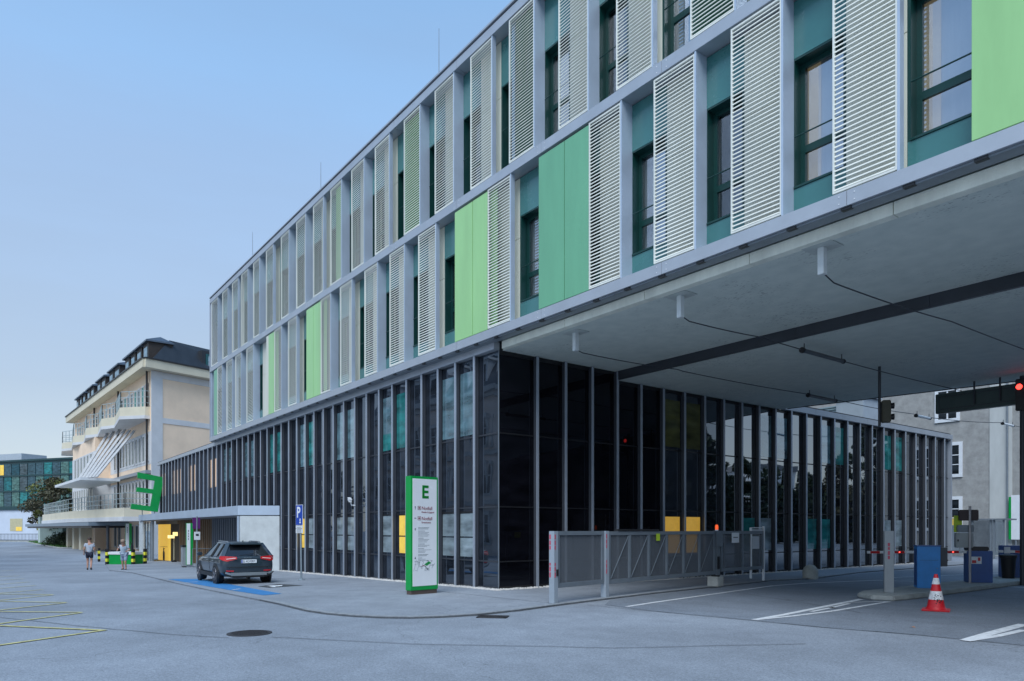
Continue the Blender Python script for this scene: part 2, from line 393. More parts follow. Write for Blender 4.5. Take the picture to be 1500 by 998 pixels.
iron = mat('cast_iron', (.045, .042, .045), .6, .3, .2, 30, .5, 120)
def manhole(px, py, r, label):
    p = G(px, py)
    o = thing('manhole_cover', label, 'manhole cover', p)
    b = MB(); b.lathe([(r, 0), (r, .010), (r - .035, .012)], 40); b.build('rim', iron, o)
    b = MB(); b.lathe([(r - .045, 0), (r - .045, .016), (0.001, .017)], 40)
    for i in range(-7, 8):
        h = math.sqrt(max(0, (r - .07) ** 2 - (i * .04) ** 2)); b.box(i * .04 - .008, i * .04 + .008, -h, h, .017, .021)
    b.build('lid', iron, o); return o
manhole(365.5, 928.2, .33, 'round dark iron manhole cover in the grey asphalt of the foreground')
def grate(px, py, w, d, label, rz):
    p = G(px, py); o = thing('drain_grate', label, 'drain', p, rz)
    b = MB()
    b.box(-w / 2, w / 2, -d / 2, -d / 2 + .04, 0, .016).box(-w / 2, w / 2, d / 2 - .04, d / 2, 0, .016).box(-w / 2, -w / 2 + .04, -d / 2, d / 2, 0, .016).box(w / 2 - .04, w / 2, -d / 2, d / 2, 0, .016)
    b.build('rim', iron, o)
    b = MB(); b.box(-w / 2 + .04, w / 2 - .04, -d / 2 + .04, d / 2 - .04, .001, .007)
    for i in range(9): x = -w / 2 + .06 + i * (w - .12) / 8; b.box(x - .009, x + .009, -d / 2 + .04, d / 2 - .04, .007, .014)
    b.build('grating', iron, o)
grate(722, 904.2, .55, .34, 'rusty square drain grate set against the kerb in front of the dark glass corner', .75)

seam = mat('tar_seam', (.05, .052, .058), .8, 0, .2, 6)
for k, ptsx in enumerate((((0, 836.5), (90, 837.5), (150, 838.5)), ((640, 868), (760, 881), (811, 886)), ((413, 872), (480, 868), (560, 866), (600, 869)), ((0, 905), (120, 918), (260, 931), (335, 935)), ((398, 934), (600, 944), (900, 950), (1180, 944)),
      ((860, 887), (900, 891), (1000, 900), (1100, 909.5), (1200, 919.5), (1350, 931.5), (1500, 946.5)), ((1040, 862), (1180, 884), (1262, 899)))):
    P_ = []
    for a, c in zip(ptsx, ptsx[1:]):
        for f in range(6):
            P_.append(G(a[0] + (c[0] - a[0]) * f / 6, a[1] + (c[1] - a[1]) * f / 6 + R.uniform(-.35, .35)))
    P_.append(G(*ptsx[-1])); strip(P_, .018, .034 if k in (1, 2) else .010, 'road_seam', seam)
# fallen leaf
p = G(1333, 920); o = MB(); o.add([(0, 0, .012), (.05, .02, .03), (.09, 0, .015), (.05, -.035, .025), (.02, -.03, .02)], [(0, 1, 4), (1, 2, 3), (1, 3, 4)])
lf = o.build('fallen_leaf', mat('leaf_orange', (.42, .16, .03), .7, 0, .1, 9), fix=False); lf.location = p
tag(lf, 'small orange fallen leaf on the driveway in front of the traffic cone', 'leaf')

# ------------------------------------------------------------------ HOSPITAL BUILDING
HB = thing('hospital_building', 'modern hospital block with louvred green and silver upper floors over dark glass ground floors', 'building', (0, 0, 0))
YF, YB, YG = -.38, -.09, .13                        # louvre plane, wall plane, window glass plane
XL, XR = -26.8, 31.0                                # ends of the upper block
def xf(px, y=YF): return on_y(px, y)[0]

U = [(310, 319.3, 325.5, 'B'), (326, 334, 339.8, 'B'), (340.3, 349, 354, 'C'), (354, 363.3, 371, 'B'), (371.3, 380.3, 389.6, 'B'), (390, 400.5, 410.5, 'C'),
     (411.8, 423.6, 431, 'B'), (434.3, 448, 456, 'B'), (459, 474, 482.5, 'C'), (484.5, 500.4, 511, 'B'), (515, 533.5, 545, 'B'), (549.5, 570.5, 583, 'C'),
     (592, 615.5, 625.3, 'B'), (637.2, 664.8, 673, 'B'), (689.5, 720.7, 731, 'C'), (746, 782.5, 796, 'B'), (818.5, 861.6, 875.7, 'B'), (903, 955.5, 970.5, 'C'), (1011.5, 1076.5, 1086, 'B')]
ubay = [(xf(a), xf(b), k) for a, b, c, k in U]
lastx = ubay[-1][1]
PER = 1.815
for i in range(1, 13): ubay.append((lastx + PER * i - .93, lastx + PER * i, 'BBC'[i % 3]))
Lw = [(318.5, 325.5, 'B'), (332, 340.5, 'B'), (345, 353.5, 'B'), (361.3, 371.3, 'B'), (402, 412.5, 'B'), (422.3, 435, 'C'), (470, 484.5, 'B'), (498.3, 515.8, 'C'),
      (534.2, 553, 'B'), (571, 592.5, 'B'), (613, 638.5, 'C'), (714.8, 748, 'C'), (863, 909.5, 'B'), (958, 1018, 'B'), (1071, 1145, 'B'), (1220, 1315, 'C')]
lbay = [(xf(a), xf(b), k) for a, b, k in Lw]
# solid sliding panels: (px0, px1, mat)
solid = [(313.5, 318.3, green_mid), (390.3, 393.6, cream), (393.7, 401.3, green_light), (449, 459.3, green_light), (459.5, 469.6, green_light), (666.4, 692.4, green_light), (692.8, 714, green_light),
         (789.3, 826.8, green_mid), (827.2, 862.6, green_mid)]
# wall/window grid behind: pier right edges
up_edges = [b for a, b, k in ubay]
lo_edges = sorted([b for a, b, k in lbay] + [xf(455), xf(690), xf(828), xf(385)])
lo_edges = [e for i, e in enumerate(lo_edges)]
# regular continuation to the right of the frame
lr = lbay[-1][1]
for i in range(1, 12):
    lo_edges.append(lr + PER * i)
    if i not in (1, 5, 8): lbay.append((lr + PER * i - .93, lr + PER * i, 'BCB'[i % 3]))
solid_x = [(xf(a), xf(b), m) for a, b, m in solid] + [(xf(1423), xf(1423) + .92, green_light), (xf(1423) + .93, xf(1423) + 1.85, green_light)]

def louvre(x0, x1, z0, z1):
    fr = MB(); w = .028
    fr.box(x0, x0 + w, YF - .012, YF + .03, z0, z1).box(x1 - w, x1, YF - .012, YF + .03, z0, z1)
    fr.box(x0 + w, x1 - w, YF - .010, YF + .03, z0, z0 + .03).box(x0 + w, x1 - w, YF - .010, YF + .03, z1 - .03, z1)
    o = fr.build('louvre_panel', slat_m, HB, fix=False)
    sl = MB(); n = int((z1 - z0 - .06) / .072); st = (z1 - z0 - .06) / n
    for i in range(n):
        za = z0 + .03 + st * (i + .18)
        sl.add([(x0 + w, YF - .006, za), (x1 - w, YF - .006, za), (x1 - w, YF + .006, za - .004), (x0 + w, YF + .006, za - .004),
                (x0 + w, YF + .012, za + .029), (x1 - w, YF + .012, za + .029), (x1 - w, YF + .022, za + .025), (x0 + w, YF + .022, za + .025)],
               [(0, 3, 2, 1), (4, 5, 6, 7), (0, 1, 5, 4), (1, 2, 6, 5), (2, 3, 7, 6), (3, 0, 4, 7)])
    sl.build('slats', slat_m, o, fix=False)
Z1a, Z1b, Z2a, Z2b = 6.72, 10.35, 10.59, 14.18
for x0, x1, k in ubay: louvre(x0, x1, Z2a + .03, Z2b - .03)
for x0, x1, k in lbay: louvre(x0, x1, Z1a + .03, Z1b - .03)
for x0, x1, m in solid_x:
    MB().box(x0 + .004, x1 - .004, YF - .008, YF + .025, Z1a + .02, Z1b - .06).build('sliding_panel', m, HB, bevel=.004)
# coloured panels behind some louvres (x from, x to, floor, mat)
for a, b, fl, m in [(1015, 1078, 2, green_deep), (594, 617, 2, green_grass_panel), (493, 503, 2, green_light), (757, 784, 2, green_deep), (719, 729, 1, green_light), (402.5, 408, 1, green_light), (475, 479, 1, green_light), (751, 756, 2, g_window)]:
    z0, z1 = ((Z2a, Z2b) if fl == 2 else (Z1a, Z1b))
    MB().box(xf(a, YF + .12), xf(b, YF + .12), YF + .10, YF + .125, z0 + .03, z1 - .06).build('sliding_panel', m, HB)
# fins
for bays, z0, z1 in ((ubay, Z2a, Z2b), (lbay, Z1a, Z1b)):
    for x0, x1, k in bays:
        dep = YB + .01 if k == 'B' else YF + .10
        MB().box(x1 + .002, x1 + .040, YF - .02, dep, z0 + .002, z1 - .002).build('fin', silver_fin, HB, fix=False)

blinds = [mat('curtain_blue', (.50, .50, .48), .7, 0, .1, 3, streak=.1), mat('curtain_dark', (.02, .03, .035), .7, 0, .2, 2),
          mat('curtain_pale', (.42, .43, .40), .7, 0, .08, 3, streak=.1), mat('room_dark', (.03, .045, .045), .7, 0, .2, 2),
          mat('room_warm', (.55, .42, .22), .7, 0, .1, 2, emit=(1, .72, .35), es=.10)]
def window(x0, x1, zf, zs, zh, zt, ztop, style=0):
    """bay: teal spandrel, recessed frame with transom, glass and blind, teal head panel"""
    if x1 - x0 < .25: return
    w = MB()
    w.box(x0, x0 + .05, YB + .005, YG + .02, zs, zh).box(x1 - .05, x1, YB + .005, YG + .02, zs, zh)      # reveals
    w.box(x0 + .05, x1 - .05, YB + .005, YG + .02, zh - .03, zh).box(x0 + .05, x1 - .05, YB - .02, YG + .02, zs, zs + .035)
    yf0, yf1 = YG - .03, YG + .02
    w.box(x0 + .05, x0 + .13, yf0, yf1, zs + .035, zh - .03).box(x1 - .13, x1 - .05, yf0, yf1, zs + .035, zh - .03)
    w.box(x0 + .13, x1 - .13, yf0, yf1, zh - .11, zh - .03).box(x0 + .13, x1 - .13, yf0, yf1, zs + .035, zs + .09)
    w.box(x0 + .13, x1 - .13, yf0, yf1, zt - .06, zt + .06)
    o = w.build('window', teal_dark, HB, fix=False)
    MB().box(x0 + .005, x1 - .005, YB, YB + .09, zf, zs - .004).build('sill_panel', teal, o, fix=False)
    MB().box(x0 + .005, x1 - .005, YB, YB + .09, zh + .004, ztop).build('head_panel', teal, o, fix=False)
    j = lambda: R.uniform(-.0025, .0025)
    gm = MB()
    for a, b in ((zs + .09, zt - .06), (zt + .06, zh - .11)):
        gm.quad((x0 + .13, YG + j(), a), (x1 - .13, YG + j(), a), (x1 - .13, YG + j(), b), (x0 + .13, YG + j(), b))
    gm.build('glass', (pane_m if style != 1 else pane_lo) if x0 > -3 else pane_dim, o, fix=False)
    b = MB()
    split = x0 + .13 + (x1 - x0 - .26) * (R.choice((.35, .5, 1.0)) if style != 4 else .30)
    b.box(x0 + .1, split, YG + .10, YG + .11, zs + .05, zh - .05); b.build('curtain', blinds[style], o, fix=False)
    if split < x1 - .2:
        MB().box(split, x1 - .1, YG + .13, YG + .14, zs + .05, zh - .05).build('curtain', blinds[0 if style != 0 else 3], o, fix=False)
    MB().tube([(x0 + .06, YB - .01, zt + .16), (x1 - .06, YB - .01, zt + .16)], .012, 6).build('guard_rail', teal_dark, o, fix=False)

def wall_row(edges, zf, zc, sill, head, trans, joint):
    edges = sorted(edges); prev = XL + .05
    for i, e in enumerate(edges):
        p0 = max(prev, e - .905)
        if p0 > prev + .02:
            st = R.choice([0, 1, 3, 1, 3, 2, 0]); 
            if e < -2: st = R.choice([1, 3, 1, 3, 1, 0])
            if e > 9.5: st = 4
            window(prev, p0, zf, sill, head, trans, zc, st)
        b = MB(); b.box(p0, e, YB, YB + .4, zf, joint - .008).box(p0, e, YB, YB + .4, joint + .008, zc).box(p0 + .002, e - .002, YB + .02, YB + .4, joint - .01, joint + .01)
        b.build('wall_pier', cream, HB, fix=False)
        prev = e
    if prev < XR: MB().box(prev, XR, YB, YB + .4, zf, zc).build('wall_pier', cream, HB)
wall_row(up_edges, Z2a - .02, Z2b - .02, 10.72, 12.97, 11.65, 12.72)
wall_row(lo_edges, Z1a - .02, Z1b - .02, 7.23, 9.38, 7.92, 8.84)

# bands
b = MB()
segs = []
x = XL
while x < XR: segs.append((x, min(x + 3.63, XR))); x += 3.63
for nm, z0, z1 in (('floor_band', Z1b, Z2a), ('bottom_fascia', 6.49, Z1a), ('roof_fascia', Z2b, 14.42)):
    b = MB()
    for a, c in segs: b.box(a + .003, c - .003, -.41, YB + .05, z0, z1)
    b.build(nm, silver, HB, bevel=.004)
b = MB()
for a, c in segs:
    for xx in (a + .12, c - .12):
        for zz in (6.55, 6.66, 10.41, 10.53): b.lathe([(.012, 0), (.012, .006)], 8) if False else b.box(xx - .008, xx + .008, -.416, -.41, zz - .008, zz + .008)
b.build('rivets', white_m, HB, fix=False)
MB().box(XL - .03, XR, -.38, 13.2, 14.42, 14.47).build('shadow_gap', black, HB)
MB().box(XL - .06, XR, -.44, 13.3, 14.47, 14.53).build('roof_edge', silver, HB, bevel=.005)
MB().box(XL, XR, .33, 13.1, 6.62, 14.42).build('core_wall', cream, HB)
MB().box(XL - .06, XL - .002, -.42, 13.1, 6.49, 14.418).build('end_wall', silver, HB, bevel=.004)
MB().box(XL + .002, XL + .13, -.36, -.05, 6.73, 10.34).box(XL + .002, XL + .13, -.36, -.05, 10.60, 14.17).build('end_fin', silver_fin, HB)
# dark strip with clips below the fascia and concrete lip of the bridge
MB().box(XL + .01, XR, -.36, -.10, 6.455, 6.488).build('soffit_track', grey_metal, HB)
x = -26.0
while x < 14.5: MB().box(x, x + .16, -.385, -.30, 6.45, 6.487).build('soffit_clip', black, HB, fix=False); x += PER / 2
b = MB(); x = .22
while x < XR: b.box(x, min(x + 2.44, XR), -.06, .12, 6.262, 6.452); x += 2.452
b.build('concrete_lip', soffit_lip, HB, bevel=.004)
MB().box(.02, XR, .12, 4.31, 6.275, 6.6).build('soffit', soffit_m, HB)
b = MB(); x = .02
while x < XR: b.box(x, min(x + 2.9, XR), 4.25, 4.34, 6.02, 6.274); x += 2.906
b.build('beam_face', dark_metal, HB)
# back half of the soffit, its far edge turned slightly
b = MB(); b.add([(.02, 4.345, 6.03), (XR, 4.345, 6.03), (XR, 17.6, 6.03), (.02, 12.8, 6.03), (.02, 4.345, 6.6), (XR, 4.345, 6.6), (XR, 17.6, 6.6), (.02, 12.8, 6.6)],
                [(0, 3, 2, 1), (4, 5, 6, 7), (0, 1, 5, 4), (1, 2, 6, 5), (2, 3, 7, 6), (3, 0, 4, 7)])
b.build('soffit', soffit_m, HB)
b = MB(); b.bar((.3, 12.88, 6.06), (XR, 17.68, 6.06), .05, .10); b.build('soffit_edge_strip', dark_metal, HB)
# lightning rods
for px, yb, yt in ((643, 108, 42), (470, 262, 238), (370, 372, 340)):
    xx, t = on_y(px, .6); MB().tube([(xx, .6, 14.5), (xx, .6, zat(yt, t))], .018, 6, .008).build('lightning_rod', grey_metal, HB)

# ---- glass base, left (street) facade: y = 0 plane
NB = 45; SP = .945
mull_x = [-SP * k for k in range(1, NB)]
def glaze_l(xa, xb, z0, z1, m, y=0.0, name='glazing_panel', par=None):
    j = lambda: R.uniform(-.0035, .0035)
    o = MB().add([(xa, y + j(), z0), (xb, y + j(), z0), (xb, y + j(), z1), (xa, y + j(), z1)], [(0, 1, 2, 3)]).build(name, m, par or HB, fix=False)
    return o
for k in range(NB - 1):
    xa, xb = -SP * (k + 1), -SP * k; win = k % 4 in (1, 2)
    zb = g(xa) + .03
    far = xb < -16.5
    zlow = 2.70 if far else zb + .06
    grey = xb < -25.5
    warm = far and (k in (28, 29, 33, 34, 37, 38, 39, 42, 43))
    main = g_spandrel if not grey else mat('grey_opaque_panel', (.085, .11, .15), .35, .1, .06, 2)
    o = glaze_l(xa + .03, xb - .03, zlow, 6.27, main, .004, 'glazing_panel')
    for z in ((4.12,) if far else (4.12, 2.19, .75)):
        if not grey: MB().box(xa + .045, xb - .045, -.022, .02, z - .02, z + .02).build('transom', dark_metal, o, fix=False)
    if not far: MB().box(xa, xb, -.02, .02, zb - .3, zb + .06).build('plinth', dark_metal, o, fix=False)
    if win and not grey:
        um = g_teal if k in (5, 13, 17, 18) else g_window
        glaze_l(xa + .07, xb - .07, 4.20, 5.95, um, -.008, 'window_pane', o)
        if k in (6,): glaze_l(xa + .07, xb - .07, 4.20, 4.75, g_teal, -.016, 'window_pane', o)
    if win and not far:
        lm = yellow_win if k in (5, 14) else g_blind
        x0_ = xa + .07 if k != 5 else xa + .25
        for za, zb2 in ((.84, 1.36), (1.40, 2.04)):
            glaze_l(x0_, xb - .07, za, zb2, lm, -.008, 'window_pane', o)
        MB().box(xa + .05, xb - .05, -.02, .01, 2.05, 2.10).build('window_head', black, o, fix=False)
    if warm: glaze_l(xa + .10, xb - .10, 4.0, 5.6, warm_blind, -.01, 'lit_window', o)
for k, x in enumerate(mull_x):
    zb = (2.70 if x < -16.5 else g(x) + .0)
    o = MB().box(x - .022, x + .022, -.118, -.004, zb, 6.27).build('mullion', mull_d, HB)
    MB().box(x - .042, x + .042, -.150, -.119, zb, 6.275).build('cap', mull_m, o, bevel=.005)
b = MB(); x = 0.0
while x > -42.5: b.box(max(x - SP * 2 + .004, -42.6), x, -.155, .03, 6.28, 6.48); x -= SP * 2
b.build('cornice', silver, HB, bevel=.004)
# corner glass post
MB().box(-.012, .012, -.012, .012, .02, 6.27).build('corner_seal', grey_metal, HB)
# ---- right facade x = 0
NM = 26; S2 = (26.64 - 1.196) / 25
my = [1.196 + S2 * i for i in range(NM)]
edges_y = [0.0] + my + [27.35]
upper_w = {5: g_brown, 6: g_brown, 10: g_window, 11: g_window, 14: g_window, 15: g_teal, 19: g_teal, 20: g_teal}
lower_w = {5: yellow_win, 6: yellow_win, 9: g_teal, 10: g_blind, 13: g_teal, 14: g_teal, 19: g_blind, 20: g_blind}
upper_w = {k + 1: v for k, v in upper_w.items()}; lower_w = {k + 1: v for k, v in lower_w.items()}
def glaze_r(ya, yb, z0, z1, m, x, name, par):
    j = lambda: R.uniform(-.0035, .0035)
    return MB().add([(x + j(), ya, z0), (x + j(), yb, z0), (x + j(), yb, z1), (x + j(), ya, z1)], [(0, 1, 2, 3)]).build(name, m, par, fix=False)
for i in range(len(edges_y) - 1):
    ya, yb = edges_y[i], edges_y[i + 1]; ztop = 6.27 if yb < 4.4 else 6.02
    o = glaze_r(ya + .03, yb - .03, .10, ztop - .1, g_black if i < 6 else (g_spandrel if i < 9 else g_mirror), -.004, 'glazing_panel', HB)
    for z in (4.12, 2.19, .75): MB().box(-.02, .018, ya + .03, yb - .03, z - .018, z + .018).build('transom', black, o, fix=False)
    MB().box(-.02, .02, ya, yb, -.3, .10).build('plinth', black, o, fix=False); MB().box(-.02, .019, ya + .03, yb - .03, ztop - .10, ztop).build('head_strip', black, o, fix=False)
    if i in upper_w: glaze_r(ya + .09, yb - .09, 4.22, 5.72, upper_w[i], .008, 'window_pane', o)
    if i in lower_w: glaze_r(ya + .10, yb - .10, .84, 2.0, lower_w[i], .008, 'window_pane', o)
for y in my:
    o = MB().box(.004, .128, y - .024, y + .024, .0, 6.26 if y < 4.3 else 6.01).build('mullion', mull_d, HB)
    MB().box(.129, .155, y - .042, y + .042, .0, 6.26 if y < 4.3 else 6.015).build('cap', mull_m, o, bevel=.005)
MB().box(-.1, .16, 27.35, 27.45, 0, 6.0).build('mullion', mull_m, HB)
b = MB(); y = 12.95
while y < 27.4: b.box(-.03, .17, y, min(y + 2 * S2 - .006, 27.5), 6.02, 6.24); y += 2 * S2
b.build('cornice', silver, HB, bevel=.004)
for q in ((-.25, .10, 13, 27.42, 6.25, 6.30), (-42.6, -27.0, -.10, .3, 6.485, 6.54), (-42.0, -26.9, .35, .7, 6.5, 6.68)): MB().box(*q).build('roof_upstand', dark_metal, HB)
MB().box(-42.6, -.03, .03, 27.3, -1.0, 6.01).build('base_core', black, HB)
MB().box(-42.6, -.03, .04, 12.9, 6.012, 6.5).build('base_roof', dark_metal, HB)
# roof plant unit
pl = thing('roof_plant_unit', 'pale louvred ventilation unit on the low flat roof beside the grey rendered house', 'ventilation unit', (-3, 20.5, 6.02))
b = MB(pl.location); b.box(-2.75, -1.45, 21.9, 23.4, 6.02, 7.72).box(-2.85, -1.35, 21.8, 23.5, 7.74, 7.84); b.build('casing', mat('pale_blue_metal', (.42, .48, .54), .45, .1, .05, 2), pl, bevel=.01)
b = MB(pl.location); b.box(-8.6, -2.76, 22.5, 23.3, 6.02, 7.6)
for i in range(13): b.box(-8.5, -2.77, 22.40, 22.5, 6.2 + i * .11, 6.255 + i * .11)
b.build('louvres', mat('blue_grey_louvre', (.28, .38, .42), .45, .1, .05, 2), pl)

# ---- entrance canopy and concrete wall
cz1, cz0 = 2.64, 2.22
c0, c1 = Vector((-17.2, -1.66, 0)), Vector((-43.0, -1.30, 0))
def prism_xy(pts, z0, z1):
    b = MB(); b.prism([(p[0], p[1]) for p in pts], 'z', z0, z1); return b
prism_xy([(c0.x, c0.y), (c1.x, c1.y), (-43.0, -.16), (-16.2, -.16)], cz0, cz1).build('canopy', silver_fin, HB, bevel=.01)
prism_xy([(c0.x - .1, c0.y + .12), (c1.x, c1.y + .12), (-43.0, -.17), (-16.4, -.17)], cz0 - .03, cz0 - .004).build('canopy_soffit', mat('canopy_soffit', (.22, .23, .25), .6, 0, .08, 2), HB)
prism_xy([(-17.1, -1.58), (-17.35, -1.58), (-16.5, -.16), (-16.2, -.16)], -1, cz0 - .035).build('concrete_wall', concrete, HB, bevel=.01)
b = MB()
for k in range(4):
    yy = -1.3 + .0 * k
b = MB(); b.box(-17.34, -17.20, -1.66, -1.60, -1, cz0 - .04); b.build('wall_end_post', silver_fin, HB)
# slat screen under the canopy (wall stays at y = 0), lit entrance bay
b = MB(); b2 = MB(); x = -17.2
while x > -35.6:
    m_ = b2 if x > -27.6 else b
    m_.box(x - .12, x, -.16, -.02, -1, cz0 - .04); x -= .42
b2.build('slat_screen', slat_grey, HB, fix=False); b.build('slat_screen', slat_brown, HB, fix=False)
MB().box(-35.6, -27.8, -.019, -.012, -1, cz0 - .04).build('screen_backing', mat('warm_backing', (.16, .12, .07), .7, 0, .3, .8, emit=(1, .6, .25), es=.02), HB)
MB().box(-42.7, -38.5, -.05, -.02, -1, cz0 - .04).build('lit_wall', yellow_lit, HB)
MB().box(-38.49, -35.75, -.05, -.02, -1, cz0 - .04).build('door_recess', mat('dark_brown', (.05, .035, .02), .6, 0, .2, 3), HB)
MB().box(-42.7, -35.8, -.20, -.06, 1.95, cz0 - .04).build('door_head', mat('timber_head', (.22, .17, .11), .6, 0, .1, 3), HB)
MB().box(-39.45, -38.75, -1.15, -1.05, -1, cz0 - .04).build('canopy_post', grey_metal, HB)
MB().box(-43.4, -41.95, -1.2, -1.0, -1, cz0 - .04).build('entrance_pier', concrete, HB)
MB().box(-41.9, -39.5, -1.10, -1.08, -1, 2.0).build('door_glass', g_blind, HB)
for xx in (-41.6, -40.6, -39.6): MB().box(xx - .05, xx + .05, -1.14, -1.075, -1, 2.1).build('door_frame', dark_metal, HB)
# gravel strip at the foot of the glass
def stones(name, x0, x1, y0, y1, n, label):
    b = MB()
    for i in range(n):
        x = R.uniform(x0, x1); y = R.uniform(y0, y1); r = R.uniform(.012, .032); z = g(x) + .034
        P = [(x + r * math.cos(a + .3 * i) * R.uniform(.7, 1.2), y + r * math.sin(a + .3 * i) * R.uniform(.7, 1.2), z) for a in (0, 1.25, 2.5, 3.8, 5.0)]
        Q = [(x + (p[0] - x) * .6, y + (p[1] - y) * .6, z + r * R.uniform(.6, 1.1)) for p in P]
        b.add(P + Q, [(0, 1, 6, 5), (1, 2, 7, 6), (2, 3, 8, 7), (3, 4, 9, 8), (4, 0, 5, 9), (5, 6, 7, 8, 9)])
    o = b.build(name, mat('white_gravel', (.58, .56, .53), .85, 0, .15, 20), fix=False)
    return tag(o, label, 'gravel', kind='stuff')
stones('gravel', -16, .22, -.34, -.03, 2600, 'strip of white gravel along the foot of the dark glass street front')
stones('gravel', .03, .34, -.3, 26, 2400, 'strip of white gravel along the foot of the dark glass side below the bridge')

# ------------------------------------------------------------------ security camera on a mullion
xk = -SP * 9; sc = thing('security_camera', 'white security camera on an arm fixed to a mullion of the glass front', 'camera', (xk, -.15, 2.45))
MB().tube([(0, 0, 0), (0, -.10, .0), (0, -.14, .10)], .025, 8).lathe([(.05, -.02), (.05, .02)], 12).build('bracket', white_g, sc)
b = MB(T=Matrix.Translation((0, -.16, .16)) @ Matrix.Rotation(D2(12), 4, 'Y') @ Matrix.Rotation(D2(-18), 4, 'Z'))
b.box(-.34, .10, -.05, .05, -.045, .045).box(-.38, .12, -.065, .065, .047, .062); b.build('housing', white_g, sc, bevel=.01)
b = MB(T=Matrix.Translation((0, -.16, .16)) @ Matrix.Rotation(D2(12), 4, 'Y') @ Matrix.Rotation(D2(-18), 4, 'Z')); b.box(-.35, -.341, -.035, .035, -.03, .03); b.build('lens', black, sc)

# ------------------------------------------------------------------ direction totem with E
tl = thing('direction_totem', 'tall green framed white direction totem with green letter E and small map', 'sign', (-.04, -2.19, .03), D2(7.5))
b = MB(); b.box(-.22, 0, -.41, .41, .10, 2.85); b.build('casing', sign_green, tl, bevel=.006)
MB().box(-.20, -.02, -.39, .39, 0, .10).build('plinth', mat('brown_plinth', (.10, .07, .06), .6, 0, .1, 4), tl)
MB().box(0.0, .006, -.365, .365, .20, 2.79).build('face', white_g, tl)
FT = lambda y, z: frame_T((.008, y, z), (0, 1, 0), (0, 0, 1))
text('E', .43, FT(-.10, 2.33), green_ink, tl, bold=.012)
for zz, sub, arr in ((2.04, 'Kinder & Jugend', 'u'), (1.79, 'Erwachsene', 'l')):
    text('Notfall', .118, FT(-.10, zz), dark_red, tl)
    text(sub, .058, FT(-.10, zz - .075), dark_red, tl)
    b = MB(); y0 = -.215
    b.box(.006, .010, y0, y0 + .09, zz, zz + .008).box(.006, .010, y0, y0 + .09, zz + .082, zz + .09).box(.006, .010, y0, y0 + .008, zz, zz + .09).box(.006, .010, y0 + .082, y0 + .09, zz, zz + .09)
    b.box(.006, .010, y0 + .036, y0 + .054, zz + .02, zz + .07).box(.006, .0095, y0 + .02, y0 + .07, zz + .036, zz + .054); b.build('cross_symbol', dark_red, tl, fix=False)
    b = MB(); ya = -.29
    if arr == 'u': b.add([(.009, ya, zz + .09), (.009, ya - .022, zz + .055), (.009, ya + .022, zz + .055)], [(0, 1, 2)]).box(.006, .009, ya - .005, ya + .005, zz + .005, zz + .06)
    else: b.add([(.009, ya - .03, zz + .045), (.009, ya, zz + .067), (.009, ya, zz + .023)], [(0, 1, 2)]).box(.006, .009, ya, ya + .035, zz + .040, zz + .050)
    b.build('arrow', dark_ink, tl, fix=False)
z = 1.60
b = MB(); rows = [(.33, 1), (.30, 1), 0, (.20, 1), (.32, 0), (.28, 0), (.34, 0), (.30, 0), 0, (.16, 1), (.33, 0), (.30, 0), (.26, 0), 0, (.19, 1), (.34, 0), (.27, 0), 0, (.17, 1), (.40, 0), (.22, 0), (.20, 0), 0, (.30, 1), (.26, 1), 0, (.12, 1), (.22, 0), (.30, 0)]
for r_ in rows:
    if r_ == 0: z -= .022; continue
    wd, bo = r_; y = -.20; end = -.20 + wd
    while y < end:
        l = R.uniform(.012, .035); b.box(.006, .0075, y, min(y + l, end), z, z + (.017 if bo else .012)); y += l + .008
    z -= .030
b.build('small_print', grey_ink, tl, fix=False)
b = MB()
for zz, up in ((1.57, 1), (.88, -1)): b.add([(.009, -.29, zz + .03 * up), (.009, -.315, zz), (.009, -.265, zz)], [(0, 1, 2)]).box(.006, .009, -.296, -.284, zz - .03 * up, zz)
b.build('arrow', dark_ink, tl, fix=False)
b = MB(); RM = random.Random(3)
for i in range(34):
    y0, z0 = RM.uniform(-.33, .22), RM.uniform(.58, .82); w_, h_ = RM.uniform(.02, .09), RM.uniform(.012, .04)
    b.bar((.0075, y0, z0), (.0075, min(.34, y0 + w_), z0 + RM.uniform(-.03, .03)), .003, .006)
for i in range(6): b.bar((.0075, -.34 + .11 * i, .56 + .03 * (i % 3)), (.0075, -.25 + .11 * i, .84 - .02 * i), .003, .005)
b.build('site_map', grey_ink, tl, fix=False)
b = MB(); b.prism([(-.02, .72), (.12, .79), (.19, .75), (.06, .68)], 'x', .006, .009); b.build('map_building', sign_green, tl)
b = MB(); b.bar((.009, -.10, .67), (.009, -.02, .70), .003, .012).bar((.009, -.04, .70), (.009, .02, .66), .003, .012); b.build('map_route', dark_red, tl, fix=False)
b = MB(); b.bar((.009, .0, .68), (.009, .10, .57), .003, .013); b.build('map_arrow', dark_ink, tl, fix=False)

# ------------------------------------------------------------------ parking sign
pp = G(441.5, 850, .03)
ps = thing('parking_sign', 'blue parking sign with white P on a slightly leaning steel post before the glass front', 'sign', pp)
hh = 2.42 - pp.z; lean = -.085
MB().tube([(0, 0, 0), (lean, 0, hh)], .032, 12).lathe([(.11, 0), (.11, .02), (.05, .05)], 16).build('post', mat('galvanised_post', (.30, .36, .40), .45, .5, .08, 5), ps, smooth=True)
Ts = Matrix.Translation((lean * .9, -.035, 0)) @ Matrix.Rotation(D2(6), 4, 'Z')
b = MB(T=Ts); b.box(-.25, .25, -.012, 0, hh - .69, hh); b.build('plate', white_m, ps, bevel=.004)
b = MB(T=Ts); b.box(-.235, .235, -.015, -.012, hh - .675, hh - .015); b.build('blue_face', blue_sign, ps)
FTs = lambda x, z: Ts @ frame_T((x, -.017, z), (1, 0, 0), (0, 0, 1))
